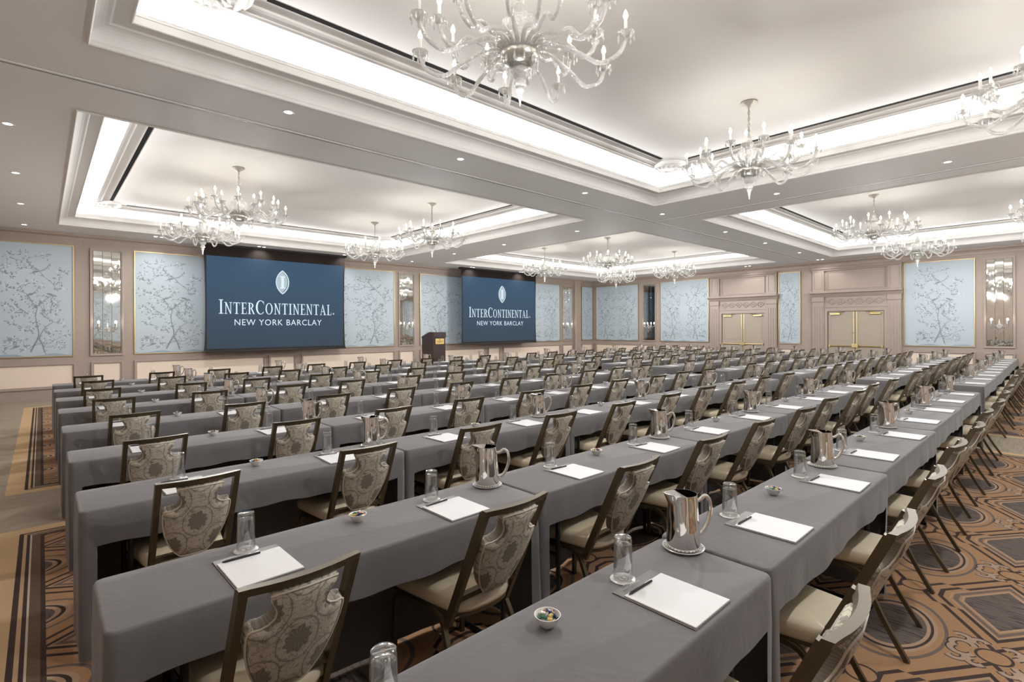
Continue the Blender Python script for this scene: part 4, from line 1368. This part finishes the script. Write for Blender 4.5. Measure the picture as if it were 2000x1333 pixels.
cm.add([(-.008, -.011, .0035), (.008, -.011, .0035), (.008, -.008, .0035), (-.008, -.008, .0035)], [(0, 1, 2, 3)])
ME_COASTINK = cm.mesh('printed_emblem'); ME_COASTINK.materials.append(M['coasterink'])
ME_BOARD = MB().bbox(-.118, .118, -.002, .298, 0, .003, .001).mesh('folder'); ME_BOARD.materials.append(M['board'])
ME_SHEET = MB().bbox(-.113, .116, .0, .252, .003, .008, .001).mesh('sheets'); ME_SHEET.materials.append(M['paper'])
ft = text_mesh('InterContinental', .010, .095, 'lettering')
for v_ in ft.vertices:
    v_.co = (v_.co.x - .03, .278 + v_.co.z, .0034)
ft.materials.append(M['boardtext'])
ME_PENB = MB().tube([(-.068, 0, .005), (-.055, 0, .005), (.05, 0, .005), (.066, 0, .005)], [.002, .0052, .0052, .004], 8).mesh('barrel', True, 40); ME_PENB.materials.append(M['pen'])
ME_PENC = MB().box(.02, .064, -.0012, .0012, .0100, .0118).mesh('clip'); ME_PENC.materials.append(M['chrome'])

def make_pitcher():
    t = thing('water_pitcher', '', 'pitcher')
    prof = [(0, .004), (.058, .004), (.066, .008), (.0665, .02), (.064, .10), (.058, .18), (.055, .215), (.055, .222), (.053, .222), (.0545, .18), (.060, .10), (.062, .02), (0, .016)]
    mb = MB().lathe(prof, 28)
    # draw the lip out into a spout with an ice guard (towards -x)
    vs = []
    for (x, y, z) in mb.v:
        if z > .15 and x < 0:
            k = (z - .15) / .072; f = max(0, -x / .055) ** 3
            x -= .034 * k * k * f; z += .008 * k * f; y *= 1 - .35 * k * f
        vs.append((x, y, z))
    mb.v = vs
    link('jug', mb.mesh('jug', True, 50), M['steel'], t)
    g = MB().add([(-.082, -.010, .229), (-.082, .010, .229), (-.030, .046, .221), (-.012, .050, .221), (-.012, -.050, .221), (-.030, -.046, .221)], [(0, 5, 4, 3, 2, 1)])
    g.add([(x, y, z - .0015) for x, y, z in g.v[:6]], [(1, 2, 3, 4, 5, 0)])
    link('ice_guard', g, M['steel'], t)
    hp = cr_spline([(.055, 0, .185), (.075, 0, .190), (.098, 0, .205), (.118, 0, .185), (.122, 0, .14), (.108, 0, .09), (.085, 0, .058), (.064, 0, .050)], 4)
    h_ = MB().tube(hp, .0085, 8)
    link('handle', h_.mesh('handle', True), M['steel'], t)
    remember(t)
    return t
PITCH = make_pitcher()
def make_saucer():
    t = thing('saucer', '', 'saucer')
    link('plate', MB().lathe([(0, .003), (.05, .003), (.070, .006), (.081, .011), (.083, .010), (.078, .004), (.055, 0), (0, 0)], 28).mesh('plate', True, 50), M['china'], t)
    d = MB()
    for k in range(24):
        a, c = 2 * PI * k / 24, 2 * PI * (k + .55) / 24
        for (ri, ro) in ((.0690, .0765),):
            zf = lambda r: .006 + (r - .070) / .011 * .005 + .0009
            d.add([(ri * math.cos(a), ri * math.sin(a), zf(ri)), (ro * math.cos(a + .05), ro * math.sin(a + .05), zf(ro)), (ro * math.cos(c), ro * math.sin(c), zf(ro)), (ri * math.cos(c), ri * math.sin(c), zf(ri))], [(0, 3, 2, 1)])
    link('doily', d, M['doily'], t)
    remember(t)
    return t
SAUC = make_saucer()
ME_BOWL = MB().lathe([(0, .0), (.018, 0), (.020, .003), (.030, .014), (.0395, .034), (.0405, .036), (.038, .036), (.028, .016), (.016, .006), (0, .006)], 22).mesh('candy_bowl', True, 60)
ME_BOWL.materials.append(M['china'])
def candy_mesh(i):
    mb = MB().bbox(-.008, .008, -.0055, .0055, 0, .009, .0025)
    for s in (-1, 1):
        mb.add([(s * .007, 0, .0045), (s * .015, -.006, .008), (s * .016, 0, .0035), (s * .015, .006, .006)], [(0, 1, 2), (0, 2, 3)])
    me = mb.mesh('candy'); me.materials.append(M['candy%d' % i]); return me
CANDY = [candy_mesh(i) for i in range(5)]
def heap_mesh():
    rnd = random.Random(5)
    mb = MB(); mats = []
    for k in range(14):
        r = .026 * math.sqrt(rnd.random()); a = rnd.uniform(0, 6.28); z = .016 + .018 * (1 - r / .03) + rnd.uniform(0, .006)
        R_ = Matrix.Translation((r * math.cos(a), r * math.sin(a), z)) @ Matrix.Rotation(rnd.uniform(0, 6), 4, 'Z') @ Matrix.Rotation(rnd.uniform(-.5, .5), 4, 'X')
        q = MB().bbox(-.008, .008, -.0055, .0055, 0, .009, .0025)
        for s in (-1, 1): q.add([(s * .007, 0, .0045), (s * .015, -.006, .008), (s * .016, 0, .0035), (s * .015, .006, .006)], [(0, 1, 2), (0, 2, 3)])
        mb.add([tuple(R_ @ Vector(p)) for p in q.v], q.f); mats += [k % 5] * len(q.f)
    me = mb.mesh('wrapped_candies')
    for i in range(5): me.materials.append(M['candy%d' % i])
    for p, mi in zip(me.polygons, mats): p.material_index = mi
    return me
ME_HEAP = heap_mesh()

# ------------------------------------------------------------------ laying out the nine rows
NEAR = [.72, 1.90, 3.27, 4.56, 5.91, 7.29, 8.54, 9.84, 10.95]
NUM = ['one', 'two', 'three', 'four', 'five', 'six', 'seven', 'eight', 'nine']
rnd = random.Random(11)
first = {'chair': True, 'pitch': True, 'sauc': True}
hand = math.atan2(-ca, sa)         # handles turned to the right-hand side of the hall
for r, yn in enumerate(NEAR):
    for g, (gx, blk) in enumerate(((.13, 'left'), (10.25, 'right'))):
        where = 'row %s from viewer, %s block' % (NUM[r], blk)
        for k in range(5):
            x0 = gx + k * 1.84
            cx = x0 + TL / 2
            yy = yn + .013 * cx + rnd.uniform(-.006, .006)
            cyy = yy + TWD / 2
            tb = thing('folding_table', 'narrow folding table under grey cloth, %s from left in %s' % (ORD[k], where), 'table', (cx, cyy, 0), 0, 'folding conference tables')
            link('tabletop', ME_TOP, None, tb)
            link('leg_frame', ME_LEGF, None, tb, (-.70, 0, 0)); link('leg_frame', ME_LEGF, None, tb, (.70, 0, 0))
            cl = link('tablecloth', CLOTHS[(r * 3 + k * 2 + g) % 5], None, None, (cx, cyy, 0), 0)
            tag(cl, 'charcoal cloth on %s table from left, %s' % (ORD[k], where), 'tablecloth', 'charcoal tablecloths')
            # pitcher at the right-hand end, bowl of sweets in the middle
            px, py_ = x0 + 1.735 + rnd.uniform(-.02, .02), yy + .335
            if r == 0 and k == 0 and g == 0:
                px = 1.92
            sc_ = SAUC if first['sauc'] else copy_tree(SAUC); first['sauc'] = False
            sc_.location = (px, py_, TH + .001)
            tag(sc_, 'white saucer under pitcher, %s table from left, %s' % (ORD[k], where), 'saucer', 'saucers under the pitchers')
            pt_ = PITCH if first['pitch'] else copy_tree(PITCH); first['pitch'] = False
            pt_.location = (px, py_, TH + .0025); pt_.rotation_euler = (0, 0, hand + rnd.uniform(-.25, .25))
            tag(pt_, 'polished steel water pitcher on %s table from left, %s' % (ORD[k], where), 'pitcher', 'steel water pitchers')
            bx_, by_ = x0 + .93 + rnd.uniform(-.03, .03), yy + .335 + rnd.uniform(-.015, .015)
            if r == 0 and k == 0 and g == 0:
                bx_ = 1.12
            bw = link('candy_bowl', ME_BOWL, None, None, (bx_, by_, TH + .001))
            tag(bw, 'bowl of sweets on %s table from left, %s' % (ORD[k], where), 'bowl', 'bowls of wrapped sweets')
            if g == 0 and ((r == 0 and k < 3) or (r == 1 and k < 2) or (r == 2 and k < 1)):
                rc = random.Random(r * 10 + k)
                for q in range(12):
                    rr_ = .030 * math.sqrt((q + .5) / 12); a = q * 2.4
                    c = link('wrapped_candy', CANDY[(q * 2 + r) % 5], None, None, (bx_ + rr_ * math.cos(a), by_ + rr_ * math.sin(a), TH + .024 + .014 * (1 - rr_ / .032) + rc.uniform(0, .003)))
                    c.rotation_euler = (rc.uniform(-.4, .4), rc.uniform(-.4, .4), rc.uniform(0, 6))
                    tag(c, '%s sweet in bowl on %s table from left, %s' % (('dark blue', 'orange', 'white', 'green', 'gold')[(q * 2 + r) % 5], ORD[k], where), 'candy', 'wrapped sweets in bowl on %s table, %s' % (ORD[k], where))
            else:
                h_ = link('candy_heap', ME_HEAP, None, bw); h_['kind'] = 'stuff'
            for q in range(2):
                seat_n = 2 * k + q
                ordn = ORD[seat_n]
                sx_ = x0 + (.46, 1.385)[q] + rnd.uniform(-.025, .025)
                ch = CHAIR if first['chair'] else copy_tree(CHAIR); first['chair'] = False
                ch.location = (sx_ + rnd.uniform(-.02, .02), yy - .055 + rnd.uniform(-.03, .025), 0)
                ch.rotation_euler = (0, 0, math.radians(rnd.uniform(-2.2, 2.2)))
                tag(ch, 'damask shield-back chair, %s from left in %s' % (ordn, where), 'chair', 'bronze banquet chairs')
                jx = rnd.uniform(-.01, .01)
                pad = thing('notepad', 'white notepad at %s place from left, %s' % (ordn, where), 'notepad', (sx_ + jx, yy + .022, TH + .001), math.radians(rnd.uniform(-2, 2)), 'notepads on grey folders')
                link('folder', ME_BOARD, None, pad); link('sheets', ME_SHEET, None, pad)
                if r < 2 and g == 0 and k < 3:
                    link('lettering', ft, None, pad)
                if r < 5 and (g == 0 or r < 2):
                    pn = thing('pen', 'black pen on notepad at %s place from left, %s' % (ordn, where), 'pen', (sx_ + jx - .035, yy + .262, TH + .0075), math.radians(rnd.uniform(-6, 4)), 'black pens')
                    link('barrel', ME_PENB, None, pn); link('clip', ME_PENC, None, pn)
                gx_, gy_ = sx_ + jx + rnd.uniform(-.02, .02), yy + .350
                co_ = thing('coaster', 'round paper coaster at %s place from left, %s' % (ordn, where), 'coaster', (gx_, gy_, TH + .001), 0, 'round paper coasters')
                link('paper_disc', ME_COAST, None, co_)
                if r < 4 and g == 0:
                    link('printed_emblem', ME_COASTINK, None, co_)
                gl = link('water_glass', ME_GLASS, None, None, (gx_, gy_, TH + .0045))
                tag(gl, 'upturned water glass at %s place from left, %s' % (ordn, where), 'glass', 'upturned water glasses')
